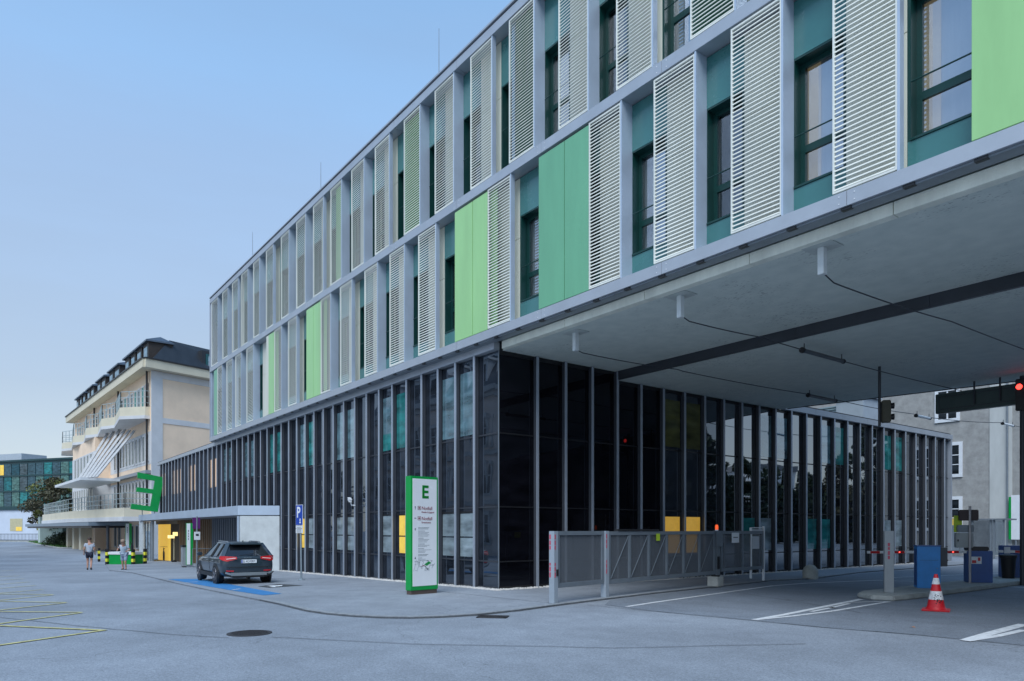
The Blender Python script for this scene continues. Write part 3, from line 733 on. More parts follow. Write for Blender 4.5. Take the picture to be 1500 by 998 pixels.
text('P', .50, FTs(-.17, hh - .42), white_g, ps, bold=.012)
b = MB(T=Ts); b.box(.04, .10, -.018, -.015, hh - .56, hh - .46).box(.02, .12, -.018, -.015, hh - .62, hh - .57); b.build('wheelchair_symbol', white_g, ps)
b = MB(T=Ts); b.box(-.25, .25, -.012, 0, hh - .79, hh - .70).box(-.25, .25, -.012, 0, hh - .95, hh - .805); b.build('notice_plate', white_m, ps, bevel=.003)
b = MB(T=Ts)
for zz in (.76, .84, .88, .92): b.box(-.17, .15, -.014, -.012, hh - zz, hh - zz + .018)
b.build('small_print', grey_ink, ps, fix=False)

# ------------------------------------------------------------------ big green letter (seen from behind) on the canopy
lp = [(201.7, 691.8), (240.2, 699.5), (231.4, 750.2), (191.7, 745.8), (192.8, 738), (220.4, 741.8), (223.7, 723.3), (199.4, 720.4), (201, 713.8), (224.8, 717), (227, 704.4), (201.7, 700.6)]
xE = -41.0; pts = []
for a, c in lp:
    y, t = on_x(a, xE); pts.append((y, zat(c, t)))
le = thing('letter_sign', 'large green tilted letter E seen reversed, standing on the canopy edge', 'sign', (xE, pts[2][0], cz1))
MB(le.location).prism(pts, 'x', xE - .22, xE).build('letter', mat('letter_green', (.0, .30, .065), .4, 0, .05, 2), le, bevel=.01)
b = MB(le.location); b.tube([(xE - .1, pts[2][0] - .2, cz1), (xE - .1, pts[2][0] - .2, pts[2][1] + .3)], .03, 8).tube([(xE - .1, pts[2][0] - 1.0, cz1), (xE - .1, pts[2][0] - 1.0, pts[3][1] + .2)], .03, 8); b.build('support', grey_metal, le)

# ------------------------------------------------------------------ entrance furniture
def slim_totem(px0, px1, pyb, pyt, label, rz):
    p = G((px0 + px1) / 2, pyb, .03); t = (p - CAM).dot(FW); h = zat(pyt, t) - p.z; w = (px1 - px0) * t / FPX
    o = thing('entrance_totem', label, 'sign', p, rz)
    MB().box(-.08, .08, -w * .55, w * .55, .12, h).build('casing', sign_green, o, bevel=.006)
    MB().box(.081, .087, -w * .5, w * .08, .14, h - .02).build('face', white_g, o)
    MB().box(-.07, .07, -w * .5, w * .5, 0, .12).build('plinth', grey_metal, o)
    b = MB()
    for i in range(4): b.box(.087, .09, -w * .26, -w * .16, h - .45 - i * .14, h - .36 - i * .14)
    b.build('lettering', dark_ink, o, fix=False)
slim_totem(273.5, 281.8, 831, 766.5, 'slim green and white totem by the slatted wall next to the entrance bin', D2(-4))
slim_totem(184.5, 192, 810, 767, 'slim green and white totem before the cream building, beside the green barrier', D2(-4))
# waste bin / ash bin
p = G(270, 831, .03); o = thing('waste_bin', 'brushed steel waste bin standing beside the slim entrance totem', 'bin', p)
MB().box(-.2, .2, -.13, .13, .05, 1.05).build('body', mat('brushed_steel', (.45, .47, .5), .35, .6, .05, 4), o, bevel=.02)
MB().box(-.22, .22, -.15, .15, 1.05, 1.14).build('lid', black, o, bevel=.01); MB().box(-.15, .15, -.1, .1, 0, .05).build('foot', black, o)
# bus-stop like pole with purple sign
p = G(288.5, 833, .03); o = thing('notice_post', 'thin grey post with a purple plate and white box by the slatted wall', 'sign', p)
MB().tube([(0, 0, 0), (0, 0, 2.55)], .04, 10).build('post', grey_metal, o, smooth=True)
MB().box(-.02, .02, -.20, .14, 1.95, 2.5).build('purple_plate', mat('purple', (.10, .01, .13), .5, 0, .05, 4), o)
MB().box(.02, .06, -.14, .14, 1.40, 1.80).build('white_box', white_m, o, bevel=.01); MB().box(.061, .066, -.07, .07, 1.6, 1.7).build('box_slot', dark_ink, o)
p = G(282, 831, .03); o = thing('hand_rail', 'low galvanised tube rail beside the entrance totem', 'railing', p)
MB().tube([(0, 0, 0), (0, 0, .95), (.0, 1.0, .95), (0, 1.0, 0)], .022, 8).build('rail', grey_metal, o, smooth=True)
# lamp stand in the doorway
p = G(257, 822, .03); p.y = -.5; p.x = -35.3; p.z = g(p.x) + .03
o = thing('doorway_stand', 'slender stand with lit yellow top and dark wheel base in the entrance doorway', 'stand', p)
MB().tube([(0, 0, .12), (0, 0, 1.6)], .035, 8).build('pole', mat('pale_pole', (.5, .45, .3), .5), o)
MB().box(-.15, .15, -.35, .0, 1.55, 1.75).box(-.12, .12, -.05, .2, 1.7, 1.95).build('lit_head', mat('lit_head', (.8, .7, .3), .4, emit=(1, .75, .3), es=.8), o)
MB().lathe([(.16, 0), (.16, .08), (.05, .13)], 14).build('base', black, o)
# bicycle beside the doorway
p = G(266, 821.5, .03); o = thing('bicycle', 'dark bicycle leaning by the slatted wall behind the waste bin', 'bicycle', (p.x, -.5, g(p.x) + .03), D2(172))
for xx in (0, 1.02):
    b = MB(); b.tube([(xx + .33 * math.cos(a), 0, .34 + .33 * math.sin(a)) for a in [2 * math.pi * k / 20 for k in range(21)]], .018, 6)
    for k in range(6): b.tube([(xx, 0, .34), (xx + .32 * math.cos(k * 1.047), 0, .34 + .32 * math.sin(k * 1.047))], .004, 4)
    b.build('wheel', black, o, smooth=True)
b = MB()
for a, c in (((0, 0, .34), (.38, 0, .36)), ((.38, 0, .36), (.22, 0, .82)), ((.22, 0, .78), (.80, 0, .80)), ((.38, 0, .36), (.84, 0, .68)), ((.78, 0, .92), (1.02, 0, .34)), ((0, 0, .34), (.24, 0, .72))): b.tube([a, c], .016, 6)
b.build('frame', dark_metal, o, smooth=True)
MB().tube([(.76, -.25, .95), (.78, 0, .98), (.76, .25, .95)], .013, 6).build('handlebar', black, o); MB().box(.10, .33, -.06, .06, .84, .88).build('saddle', black, o, bevel=.015)

# green hoarding with striped posts
striped_b = None
def striped_post(p, h, w, parent):
    b1, b2 = MB(), MB()
    n = 5; e = w / 2
    for k in range(n):
        (b1 if k % 2 == 0 else b2).add([(p[0] - e, p[1] - e, p[2] + h * k / n), (p[0] + e, p[1] - e, p[2] + h * k / n), (p[0] + e, p[1] + e, p[2] + h * k / n), (p[0] - e, p[1] + e, p[2] + h * k / n),
                                         (p[0] - e, p[1] - e, p[2] + h * (k + 1) / n), (p[0] + e, p[1] - e, p[2] + h * (k + 1) / n), (p[0] + e, p[1] + e, p[2] + h * (k + 1) / n), (p[0] - e, p[1] + e, p[2] + h * (k + 1) / n)],
                                        [(0, 1, 5, 4), (1, 2, 6, 5), (2, 3, 7, 6), (3, 0, 4, 7), (4, 5, 6, 7)])
    o = b1.build('striped_post', black, parent, fix=False); b2.build('yellow_stripes', yellow_m, o, fix=False)
p0 = G(157, 827.5); p1 = G(195, 827.5)
o = thing('green_barrier', 'low green barrier box with white top and black and yellow striped corner posts', 'barrier', p0)
d = p1 - p0; L_ = math.hypot(d.x, d.y); o.rotation_euler = (0, 0, math.atan2(d.y, d.x))
MB().box(.1, L_ - .1, .02, .9, .0, .62).build('box', sign_green, o, bevel=.01); MB().box(.05, L_ - .05, -.02, .95, .62, .78).build('top', white_m, o, bevel=.01)
for q in ((0, 0, 0), (L_, 0, 0), (-.1, .95, 0), (L_, .95, 0)): striped_post(q, .95, .15, o)
p = G(145, 823); 
o = thing('striped_bollard', 'single black and yellow striped bollard left of the green barrier', 'bollard', p); striped_post((0, 0, 0), .95, .15, o)

# ------------------------------------------------------------------ gate and fence line
gate_m = mat('gate_grey', (.17, .20, .23), .42, .2, .06, 3)
mesh_m = None
def mesh_mat():
    m = bpy.data.materials.new('perforated_sheet'); m.use_nodes = True
    nt = m.node_tree; N = nt.nodes; L = nt.links; b = N['Principled BSDF']; out = N['Material Output']
    b.inputs['Base Color'].default_value = (.13, .145, .165, 1); b.inputs['Roughness'].default_value = .5
    tr = N.new('ShaderNodeBsdfTransparent'); mx = N.new('ShaderNodeMixShader'); mx.inputs[0].default_value = .62
    L.new(tr.outputs[0], mx.inputs[1]); L.new(b.outputs[0], mx.inputs[2]); L.new(mx.outputs[0], out.inputs[0])
    MATS['perforated_sheet'] = m; return m
mesh_m = mesh_mat()
P1 = Vector((3.52, -1.12, .03)); P2 = Vector((3.21, .70, .03)); P3 = Vector((2.45, 5.75, .03)); P4 = Vector((2.33, 8.25, .03))
def gpost(p, label, red=True):
    o = thing('gate_post', label, 'gate post', p, D2(8))
    MB().box(-.075, .075, -.065, .065, 0, 1.53).build('post', mat('post_grey', (.33, .38, .43), .42, .2, .06, 3), o, bevel=.006)
    b = MB()
    for z0, z1 in ((.55, .66), (.68, .78), (.80, .86), (1.14, 1.22), (1.24, 1.33), (1.36, 1.46)): b.box(.0765, .079, -.055, -.02, z0, z1)
    for z0, z1 in ((.55, .66), (.68, .78), (.80, .86), (1.14, 1.22), (1.24, 1.33), (1.36, 1.46)): b.box(-.06, -.02, -.068, -.0655, z0, z1)
    b.build('reflective_strip', mat('faded_red', (.50, .06, .10), .5, 0, .15, 20), o, fix=False)
    MB().box(-.09, .09, -.09, .09, 0, .012).build('base_plate', grey_metal, o)
    return o
o = gpost(P1, 'nearest gate post with red and white reflective strips by the dark glass corner')
MB().box(.076, .10, .0, .05, .58, .72).build('lock_box', black, o)
gpost(P2, 'second gate post with red strips, where the fixed panel meets the sliding gate')
def gate_panel(a, c, z0, z1, name, label, nv, brace, cat):
    d = c - a; L_ = math.hypot(d.x, d.y); o = thing(name, label, cat, a, math.atan2(d.y, d.x))
    b = MB(); b.box(0, L_, -.035, .035, z0, z0 + .10).box(0, L_, -.035, .035, z1 - .09, z1)
    for i in range(nv + 1): x = (L_ - .08) * i / nv; b.box(x, x + .08, -.034, .034, z0 + .10, z1 - .09)
    b.build('frame', gate_m, o, bevel=.004)
    MB().box(.08, L_ - .08, -.004, .004, z0 + .10, z1 - .09).build('perforated_infill', mesh_m, o, fix=False)
    if brace:
        b = MB()
        for i in range(nv):
            xa = (L_ - .08) * i / nv + .10; xb = (L_ - .08) * (i + 1) / nv - .02; b.tube([(xa, -.02, z0 + .12), (xb, -.02, z1 - .11)], .010, 6)
        b.build('brace', gate_m, o, smooth=True)
    return o
dn = (P2 - P1).normalized()
gate_panel(P1 + dn * .09, P2 - dn * .08, .32, 1.53, 'fence_panel', 'short fixed fence panel with perforated infill between the two red striped posts', 1, False, 'fence')
dn = (P3 - P2).normalized()
g2 = gate_panel(P2 + dn * .10, P3, .30, 1.52, 'sliding_gate', 'long grey sliding gate with perforated sheet infill and diagonal braces', 6, True, 'gate')
MB().box(.35, 2.1, -.05, .05, 1.525, 1.575).build('top_rail', black, g2)
L3 = (P3 - P2).length
MB().box(1.95, 2.17, .037, .042, 1.30, 1.48).build('yellow_notice', yellow_m, g2)
MB().box(1.98, 2.14, -.045, -.038, 1.28, 1.46).build('yellow_notice', lime_m, g2)
dn = (P4 - P3).normalized()
g3 = gate_panel(P3 + dn * .28, P4, .36, 1.52, 'pedestrian_gate', 'smaller grey pedestrian gate with a white paper notice beyond the sliding gate', 2, False, 'gate')
MB().box(.50, .86, -.06, -.045, 1.18, 1.47).build('paper_notice', white_g, g3)
Ln = frame_T((.53, -.062, 1.31), (1, 0, 0), (0, 0, 1)); b = MB(); b.box(.56, .80, -.0615, -.0605, 1.32, 1.345); b.build('small_print', dark_ink, g3)
o = thing('gate_motor_box', 'grey gate motor box with an orange beacon at the end of the sliding gate', 'gate motor', P3 + dn * .16)
MB().box(-.10, .10, -.11, .11, 1.08, 1.53).box(-.05, .05, -.05, .05, 0, 1.08).build('housing', gate_m, o, bevel=.01)
MB().box(.05, .09, -.09, -.02, .45, .80).build('roller', black, o)
MB().lathe([(.045, 1.56), (.045, 1.66), (.03, 1.70)], 14, (0, -.05, 0)).build('beacon', amber, o, smooth=True)
MB().lathe([(.05, 1.53), (.05, 1.56)], 14, (0, -.05, 0)).build('beacon_base', white_m, o)
pc = G(1048, 859, .03); o = thing('gate_footing', 'square concrete footing below the end of the sliding gate', 'footing', pc, D2(8))
MB().box(-.16, .16, -.16, .16, 0, .27).build('block', concrete_d, o, bevel=.012); MB().box(-.10, .10, -.05, .05, .27, .31).build('roller', black, o)
q1 = Vector((2.31, 8.33, .03)); o = thing('metal_portal', 'pale metal portal with a small white board behind the pedestrian gate', 'gate frame', q1, D2(4))
MB().box(-.03, .03, -.75, -.71, .10, 1.62).box(-.03, .03, -.03, .03, .0, 1.66).box(-.02, .02, -.71, -.03, 1.60, 1.63).build('frame', white_m, o)
MB().box(-.015, .015, -.68, -.07, 1.42, 1.57).box(-.016, .014, -.66, -.20, .98, 1.36).build('board', mat('pale_board', (.50, .53, .56), .5, 0, .04, 3), o)

# stone bollard
p = G(1187, 848.5, .0); o = MB(); o.lathe([(.235, 0), (.24, .20), (.235, .26), (.20, .36), (.13, .43), (.05, .462), (.002, .468)], 28)
o = o.build('stone_bollard', mat('weathered_stone', (.38, .39, .36), .9, 0, .14, 5, .5, 50), smooth=True); o.location = p
tag(o, 'round topped pale stone bollard at the kerb under the bridge', 'bollard')

# ------------------------------------------------------------------ traffic island with barriers
isl = [(6.42, 6.2), (6.62, 5.55), (7.15, 5.15), (7.55, 5.35), (7.62, 6.0), (7.55, 18.5), (6.35, 18.5)]
b = MB(); b.prism(isl, 'z', 0.0, .12); o = b.build('traffic_island', concrete_d, bevel=.03); tag(o, kind='structure')
def at(px, x=None, y=None): 
    if y is not None: return on_y(px, y)
    return on_x(px, x)
# flat steel post
p = Vector((7.04, 6.19, .12)); o = thing('island_post', 'flat grey steel post with a red mark at the near tip of the traffic island', 'post', p, D2(36))
MB().box(-.10, .10, -.055, .055, 0, 1.44).build('post', mat('post_pale_grey', (.33, .35, .36), .4, .3, .05, 3), o, bevel=.006)
b = MB(); 
for z0, z1 in ((.78, .86), (.88, .97), (1.0, 1.06), (1.08, 1.16)): b.box(-.03, .015, -.058, -.0555, z0, z1)
b.build('red_mark', MATS['faded_red'], o, fix=False)
# cabinet 1
p = Vector((6.98, 8.35, .12)); o = thing('barrier_cabinet', 'bright blue barrier cabinet with a black reader on its side, nearest on the island', 'barrier cabinet', p, D2(34))
MB().box(-.26, .26, -.20, .20, 0, 1.05).build('cabinet', blue_cab, o, bevel=.012)
MB().box(-.27, .27, -.21, .21, 1.05, 1.075).build('lid', navy_cab, o)
MB().box(-.262, -.26, -.17, .17, .06, .98).build('side_door', navy_cab, o); MB().box(-.20, .20, -.203, -.2005, .70, .705).build('door_seam', black, o); MB().lathe([(.018, 0), (.018, .01)], 10, (.18, -.205, .5)).build('lock', grey_metal, o)
MB().box(.26, .42, -.16, .10, .55, 1.02).build('reader', dark_metal, o, bevel=.01)
MB().box(.421, .425, -.10, -.02, .62, .78).build('reader_light', mat('pink_lit', (.8, .4, .45), .4, emit=(1, .3, .3), es=.6), o)
# cabinet 2 with arm
p = Vector((7.0, 11.5, .12)); c2 = thing('barrier_cabinet', 'dark navy barrier cabinet with stickers and a pole, middle of the island', 'barrier cabinet', p, D2(34))
MB().box(-.30, .30, -.22, .22, 0, .88).build('cabinet', navy_cab, c2, bevel=.012); MB().box(-.30, .22, -.20, .20, .88, 1.0).build('motor_head', black, c2, bevel=.02)
b = MB(); b.box(-.24, .03, -.224, -.2205, .52, .72); b.build('sticker', white_m, c2)
b = MB(); b.box(-.20, -.10, -.228, -.2245, .54, .62).box(-.06, .0, -.228, -.2245, .60, .70); b.build('sticker_print', red_m, c2)
def arm(p, q, cab, n=6):
    d = q - p; L_ = d.length; pitch = -math.asin(d.z / L_)
    CM = Matrix.Translation(cab.location) @ Matrix.Rotation(cab.rotation_euler.z, 4, 'Z')
    T = CM.inverted() @ Matrix.Translation(p) @ Matrix.Rotation(math.atan2(d.y, d.x), 4, 'Z') @ Matrix.Rotation(pitch, 4, 'Y')
    b = MB(T=T); b.box(0, L_, -.02, .02, -.04, .04); o = b.build('barrier_arm', white_g, cab, bevel=.008)
    b = MB(T=T)
    for k in range(n):
        x = L_ * (k + .45) / n; b.box(x, x + .30, -.0215, .0215, -.036, .036)
    b.build('red_band', red_m, o, fix=False)
    b = MB(T=T)
    for k in range(0, n, 2): x = L_ * (k + .45) / n + .15; b.lathe([(.018, 0), (.018, .03)], 8) if False else b.box(x - .015, x + .015, -.03, .03, -.012, .012)
    b.build('red_light', mat('boom_lamp', (.8, .05, .05), .4, emit=(1, .08, .06), es=3), o, fix=False)
arm(Vector((6.95, 11.25, .97)), Vector((3.95, 11.4, .88)), c2, 4)
p = Vector((6.85, 14.7, .12)); c3 = thing('barrier_cabinet', 'navy barrier cabinet behind the black litter bin, farthest on the island', 'barrier cabinet', p, D2(34))
MB().box(-.36, .36, -.24, .24, 0, .98).build('cabinet', navy_cab, c3, bevel=.012); MB().box(-.34, -.18, -.26, -.242, .74, .94).build('sticker', white_m, c3)
arm(Vector((6.55, 14.3, .92)), Vector((11.2, 15.4, .90)), c3, 5)
# bin
p = Vector((6.9, 14.05, .12)); o = thing('litter_bin', 'black plastic litter bin in front of the farthest navy cabinet', 'bin', p)
MB().lathe([(.16, 0), (.20, .60), (.22, .62), (.22, .66)], 18).build('body', mat('black_plastic', (.008, .008, .009), .5), o, smooth=True)
MB().lathe([(.23, .66), (.23, .70), (.10, .73)], 18).build('lid', mat('black_plastic', (.008, .008, .009), .5), o, smooth=True)
# pole with signal boxes and grey cabinet
p = Vector((7.0, 10.95, .12)); o = thing('signal_pole', 'pale pole with small dark signal box, grey cabinet and lime plate beside the navy cabinet', 'signal pole', p, D2(34))
MB().tube([(0, 0, 0), (0, 0, 2.12)], .032, 10).build('pole', mat('pole_pale', (.45, .42, .42), .45, .2, .06, 4), o, smooth=True)
MB().box(-.25, .22, .03, .16, 1.72, 2.02).build('signal_box', mat('dark_maroon', (.035, .018, .02), .45), o, bevel=.02)
MB().box(-.32, .10, .05, .28, .97, 1.38).build('grey_cabinet', mat('cabinet_grey', (.36, .38, .38), .5, 0, .06, 4), o, bevel=.015)
MB().box(-.29, -.26, .03, .05, 1.14, 1.20).build('cabinet_lock', black, o)
MB().box(-.34, -.14, .20, .22, 1.40, 1.86).build('lime_plate', lime_m, o)
MB().box(-.28, .12, .05, .22, 1.40, 1.60).build('camera_box', grey_metal, o, bevel=.02)
# cone
p = Vector((8.91, 4.12, .006)); o = thing('traffic_cone', 'red and white striped traffic cone with square foot on the driveway', 'traffic cone', p, D2(20))
MB().box(-.24, .24, -.24, .24, 0, .035).build('foot', red_m, o, bevel=.012)
def cr(z): return .165 - (.165 - .03) * (z - .035) / .68
def seg(z0, z1, m, nm, e=0): MB().lathe([(cr(z0) + e, z0), (cr(z1) + e, z1)], 28).build(nm, m, o, smooth=True)
seg(.035, .715, red_m, 'cone'); seg(.22, .385, mat('dirty_white_band', (.70, .70, .70), .5, 0, .2, 14), 'white_band', .003); seg(.52, .64, MATS['dirty_white_band'], 'white_band', .003)
MB().lathe([(.185, .035), (.16, .075)], 28).build('collar', red_m, o, smooth=True)
b = MB()
for k in range(26):
    a = D2(-75 + R.uniform(-28, 32)); zz = R.uniform(.14, .33); r_ = cr(zz) + .004; s_ = R.uniform(.006, .018)
    c_ = Vector((r_ * math.cos(a), r_ * math.sin(a), zz)); tx = Vector((-math.sin(a), math.cos(a), 0)) * s_; b.quad(c_ - tx, c_ + tx * .8 - Vector((0, 0, s_)), c_ + tx, c_ + Vector((0, 0, s_ * .8)))
b.build('dirt_marks', black, o, fix=False)

# ------------------------------------------------------------------ under the bridge
fix_m = mat('fitting_white', (.62, .66, .66), .5, 0, .05, 4)
for k, (x, y, l) in enumerate(((2.46, .47, .44), (5.72, .33, .45), (8.73, .27, .46))):
    o = thing('soffit_fitting', ('farthest', 'middle', 'nearest')[k] + ' white square tube hanging from a plate under the bridge soffit', 'fitting', (x, y, 6.27), group=None)
    MB().box(-.055, .055, -.055, .055, -l, -.012).build('tube', fix_m, o, bevel=.006); MB().box(-.26, .26, -.2, .2, -.012, 0).build('plate', mat('soffit_plate', (.52, .56, .53), .6, 0, .06, 4), o)
def cable(pts, r, label, name='cable'):
    b = MB(); b.tube(pts, r, 6); o = b.build(name, dark_metal, smooth=True); return tag(o, label, 'cable')
def sag(a, c, n, s): 
    a = Vector(a); c = Vector(c); return [a.lerp(c, i / n) - Vector((0, 0, s * 4 * (i / n) * (1 - i / n))) for i in range(n + 1)]
cable([(2.46, .52, 5.86)] + sag((2.46, .7, 5.82), (2.5, 4.1, 5.88), 8, .03) + sag((2.5, 4.3, 5.86), (2.75, 10.0, 5.86), 8, .03) + sag((2.78, 11.9, 5.86), (3.0, 16.8, 5.86), 8, .04), .012, 'black cable sagging from the farthest soffit fitting towards the yard')
cable(sag((3.0, 18.2, 5.86), (3.0, 25.2, 6.3), 8, .05) + [(3.0, 26.8, 6.3), (3.0, 34, 6.35)], .014, 'thin overhead cable stretched beyond the bridge to the grey house')
cable([(5.72, .38, 5.86)] + sag((5.72, .6, 5.80), (5.78, 3.1, 5.86), 8, .02) + sag((5.78, 3.3, 5.84), (5.9, 13.3, 5.86), 12, .05), .012, 'black cable sagging from the middle soffit fitting past the tube lamp')
cable([(8.73, .32, 5.84), (8.75, .6, 5.74)] + sag((8.75, .8, 5.74), (8.85, 5.0, 5.84), 8, .03) + sag((8.85, 5.1, 5.84), (9.2, 14.5, 5.86), 12, .05), .012, 'black cable sagging from the nearest soffit fitting across the dark beam')
def tube_lamp(x, y0, y1, z, label, hang):
    o = thing('tube_lamp', label, 'lamp', (x, y0, z)); l = y1 - y0
    MB().tube([(0, 0, 0), (0, l, 0)], .05, 10).build('tube', tube_lit if hang else mat('tube_dark', (.10, .11, .12), .4), o, smooth=True)
    b = MB(); b.tube([(0, -.06, 0), (0, .0, 0)], .07, 10).tube([(0, l, 0), (0, l + .05, 0)], .06, 10); b.build('end_cap', black, o)
    b = MB(); b.tube([(0, .05, 0), (0, .05, .17)], .012, 6).tube([(0, l - .05, 0), (0, l - .05, .17)], .012, 6); b.build('hanger', dark_metal, o)
tube_lamp(2.75, 10.1, 11.7, 5.83, 'dark tube lamp under the soffit near its far edge', False)
tube_lamp(5.82, 4.6, 6.4, 5.80, 'dark tube lamp under the soffit just behind the beam', False)
tube_lamp(3.0, 17.0, 18.1, 5.82, 'white tube lamp on the overhead cable in front of the grey house window', True)
tube_lamp(3.0, 25.4, 26.6, 6.28, 'white tube lamp on the overhead cable before the white pilaster', True)
# hanging traffic light
o = thing('traffic_light', 'dark traffic light hanging from the bridge soffit on a pole', 'traffic light', (5.6, 8.75, 6.03))
MB().tube([(0, 0, -1.62), (0, 0, 0)], .035, 10).build('hanger', dark_metal, o, smooth=True)
MB(T=Matrix.Rotation(D2(36), 4, 'Z')).box(.05, .27, -.10, .12, -1.53, -.93).build('housing', mat('olive_housing', (.075, .07, .045), .45, 0, .08, 5), o, bevel=.02)
T = Matrix.Rotation(D2(36), 4, 'Z')
for zz in (-1.08, -1.38):
    b = MB(T=T @ Matrix.Translation((.31, .01, zz)) @ Matrix.Rotation(D2(90), 4, 'Y')); b.lathe([(.075, -.05), (.085, .05)], 16); b.build('hood', black, o, smooth=True)
# gantry sign box
o = thing('gantry_sign', 'long dark green sign box hanging below the far edge of the bridge', 'sign', (5.3, 13.0, 5.2))
gs = mat('gantry_green', (.055, .085, .08), .45, .1, .08, 3)
MB(o.location).box(5.28, 9.4, 13.0, 13.22, 5.2, 5.80).build('casing', gs, o, bevel=.012)
b = MB(o.location); b.box(5.38, 9.3, 12.985, 12.999, 5.30, 5.32).box(5.38, 9.3, 12.985, 12.999, 5.68, 5.70).box(5.38, 5.40, 12.985, 12.999, 5.32, 5.68); b.build('rib', dark_metal, o)
for xx in (6.38, 7.05, 8.6): MB(o.location).box(xx - .02, xx + .02, 12.93, 12.98, 5.35, 6.03).build('hanger', dark_metal, o)
o = thing('signal_mast', 'dark mast with a glowing red lamp at the right edge under the bridge', 'signal mast', (7.75, 13.0, 0))
xm, tm = on_y(1498, 12.8)
o.location = (xm, 12.8, 0)
MB().tube([(0, 0, 0), (0, 0, 5.95)], .07, 12).build('mast', dark_metal, o, smooth=True)
MB().box(-.12, .12, -.2, -.07, 4.95, 5.85).build('signal_housing', black, o, bevel=.02)
b = MB(T=Matrix.Translation((-.02, -.21, 5.62)) @ Matrix.Rotation(D2(90), 4, 'X')); b.lathe([(.08, 0), (.065, .03), (.02, .05)], 16); b.build('red_lens', red_lit, o, smooth=True)

# ------------------------------------------------------------------ far right: grey rendered house
rough = mat('grey_roughcast', (.33, .325, .31), .95, 0, .14, 2.2, .9, 22)
smoothw = mat('smooth_pale_render', (.50, .51, .49), .85, 0, .08, 1.2, streak=.3)
gh = thing('rendered_house', 'grey roughcast house with white framed windows and pale pilaster behind the barriers', 'building', (0, 38, 0))
YH = 38.0; hx = lambda px: on_y(px, YH)[0]
MB(gh.location).box(-26, 8, YH, YH + 12, -.2, 13.0).build('wall', rough, gh)
MB(gh.location).box(hx(1450), hx(1483), YH - .05, YH, 0, 13.0).build('pilaster', smoothw, gh)
MB(gh.location).box(-26.3, 8.3, YH - .5, YH + 12.5, 13.0, 13.5).build('eaves', smoothw, gh)
b = MB(gh.location); b.add([(-26.4, YH - .6, 13.5), (8.4, YH - .6, 13.5), (8.4, YH + 12.6, 13.5), (-26.4, YH + 12.6, 13.5), (-20, YH + 6, 17), (2, YH + 6, 17)], [(0, 1, 5, 4), (1, 2, 5), (2, 3, 4, 5), (3, 0, 4), (3, 2, 1, 0)])
b.build('roof', mat('dark_roof', (.06, .055, .055), .7, 0, .15, 3), gh)
dwin = glass_dark('house_pane', (.02, .025, .03), (.6, .65, .7), 1.5)
def hwin(xc, z0, z1, w, lit=False):
    b = MB(gh.location); fw = .20
    b.box(xc - w / 2 - fw, xc + w / 2 + fw, YH - .07, YH - .001, z1, z1 + fw).box(xc - w / 2 - fw, xc + w / 2 + fw, YH - .09, YH - .001, z0 - fw, z0)
    b.box(xc - w / 2 - fw, xc - w / 2, YH - .07, YH - .001, z0, z1).box(xc + w / 2, xc + w / 2 + fw, YH - .07, YH - .001, z0, z1)
    o = b.build('window', white_m, gh)
    b = MB(gh.location); b.box(xc - .04, xc + .04, YH - .05, YH - .006, z0, z1)
    for f in (.33, .66): b.box(xc - w / 2, xc + w / 2, YH - .045, YH - .006, z0 + (z1 - z0) * f - .025, z0 + (z1 - z0) * f + .025)
    b.build('glazing_bars', white_m, o)
    MB(gh.location).box(xc - w / 2, xc + w / 2, YH - .012, YH - .004, z0, z1).build('pane', dwin, o)
    if lit: MB(gh.location).box(xc - w / 2 + .05, xc + w / 2 - .05, YH - .016, YH - .013, z0, z0 + (z1 - z0) * .36).build('blind', mat('yellow_blind', (.5, .38, .08), .6, emit=(1, .6, .1), es=.08), o)
for xc in (-10.5, -14.7, -18.9):
    for z0 in (1.7, 5.0, 8.3): hwin(xc + 1.0, z0, z0 + 1.75, 1.1)
wx = hx(1388)
hwin(wx, 8.55, 10.3, 1.05); wx2 = hx(1391); hwin(wx2, 5.05, 6.85, 1.1); hwin(wx2, 1.75, 3.45, 1.1, True)
for xc in (1.6, 5.6):
    for z0 in (1.7, 5.0, 8.3): hwin(xc, z0, z0 + 1.75, 1.1)
MB(gh.location).tube([(hx(1477), YH - .14, 0), (hx(1477), YH - .14, 12.8)], .05, 8).build('downpipe', grey_metal, gh, smooth=True)
# grey yard gate and glass shelter in front of it
o = thing('yard_gate', 'plain grey sheet metal yard gate in front of the rendered house', 'gate', (hx(1391), 36.5, 0))
x0 = on_y(1391, 36.5)[0]; x1 = on_y(1421, 36.5)[0]
MB(o.location).box(x0 - .6, (x0 + x1) / 2 - .01, 36.5, 36.56, .15, 1.85).box((x0 + x1) / 2 + .01, x1, 36.5, 36.56, .15, 1.85).build('leaf', mat('gate_sheet', (.17, .20, .23), .5, .1, .08, 2, streak=.2), o)
MB(o.location).box(x1, x1 + .12, 36.45, 36.6, 0, 2.0).build('post', grey_metal, o)
o = thing('glass_shelter', 'small glazed shelter with grey frame between the barriers and the pale pilaster', 'shelter', (on_y(1425, 33)[0], 33, 0))
x0 = on_y(1424, 33)[0]; x1 = on_y(1470, 33)[0]
b = MB(o.location)
for xx in (x0, x0 + .9, (x0 + x1) / 2 + .3, x1): b.box(xx - .04, xx + .04, 33, 33.08, 0, 2.1)
b.box(x0 - .1, x1 + .1, 32.9, 34.6, 2.1, 2.18); b.build('frame', grey_metal, o)
MB(o.location).box(x0, x1, 33.03, 33.05, .2, 2.08).build('glazing', pane_lo, o)
o = thing('notice_board', 'small green edged white notice board on the house wall near the bin', 'sign', (on_y(1479, 37.7)[0], 37.7, 0))
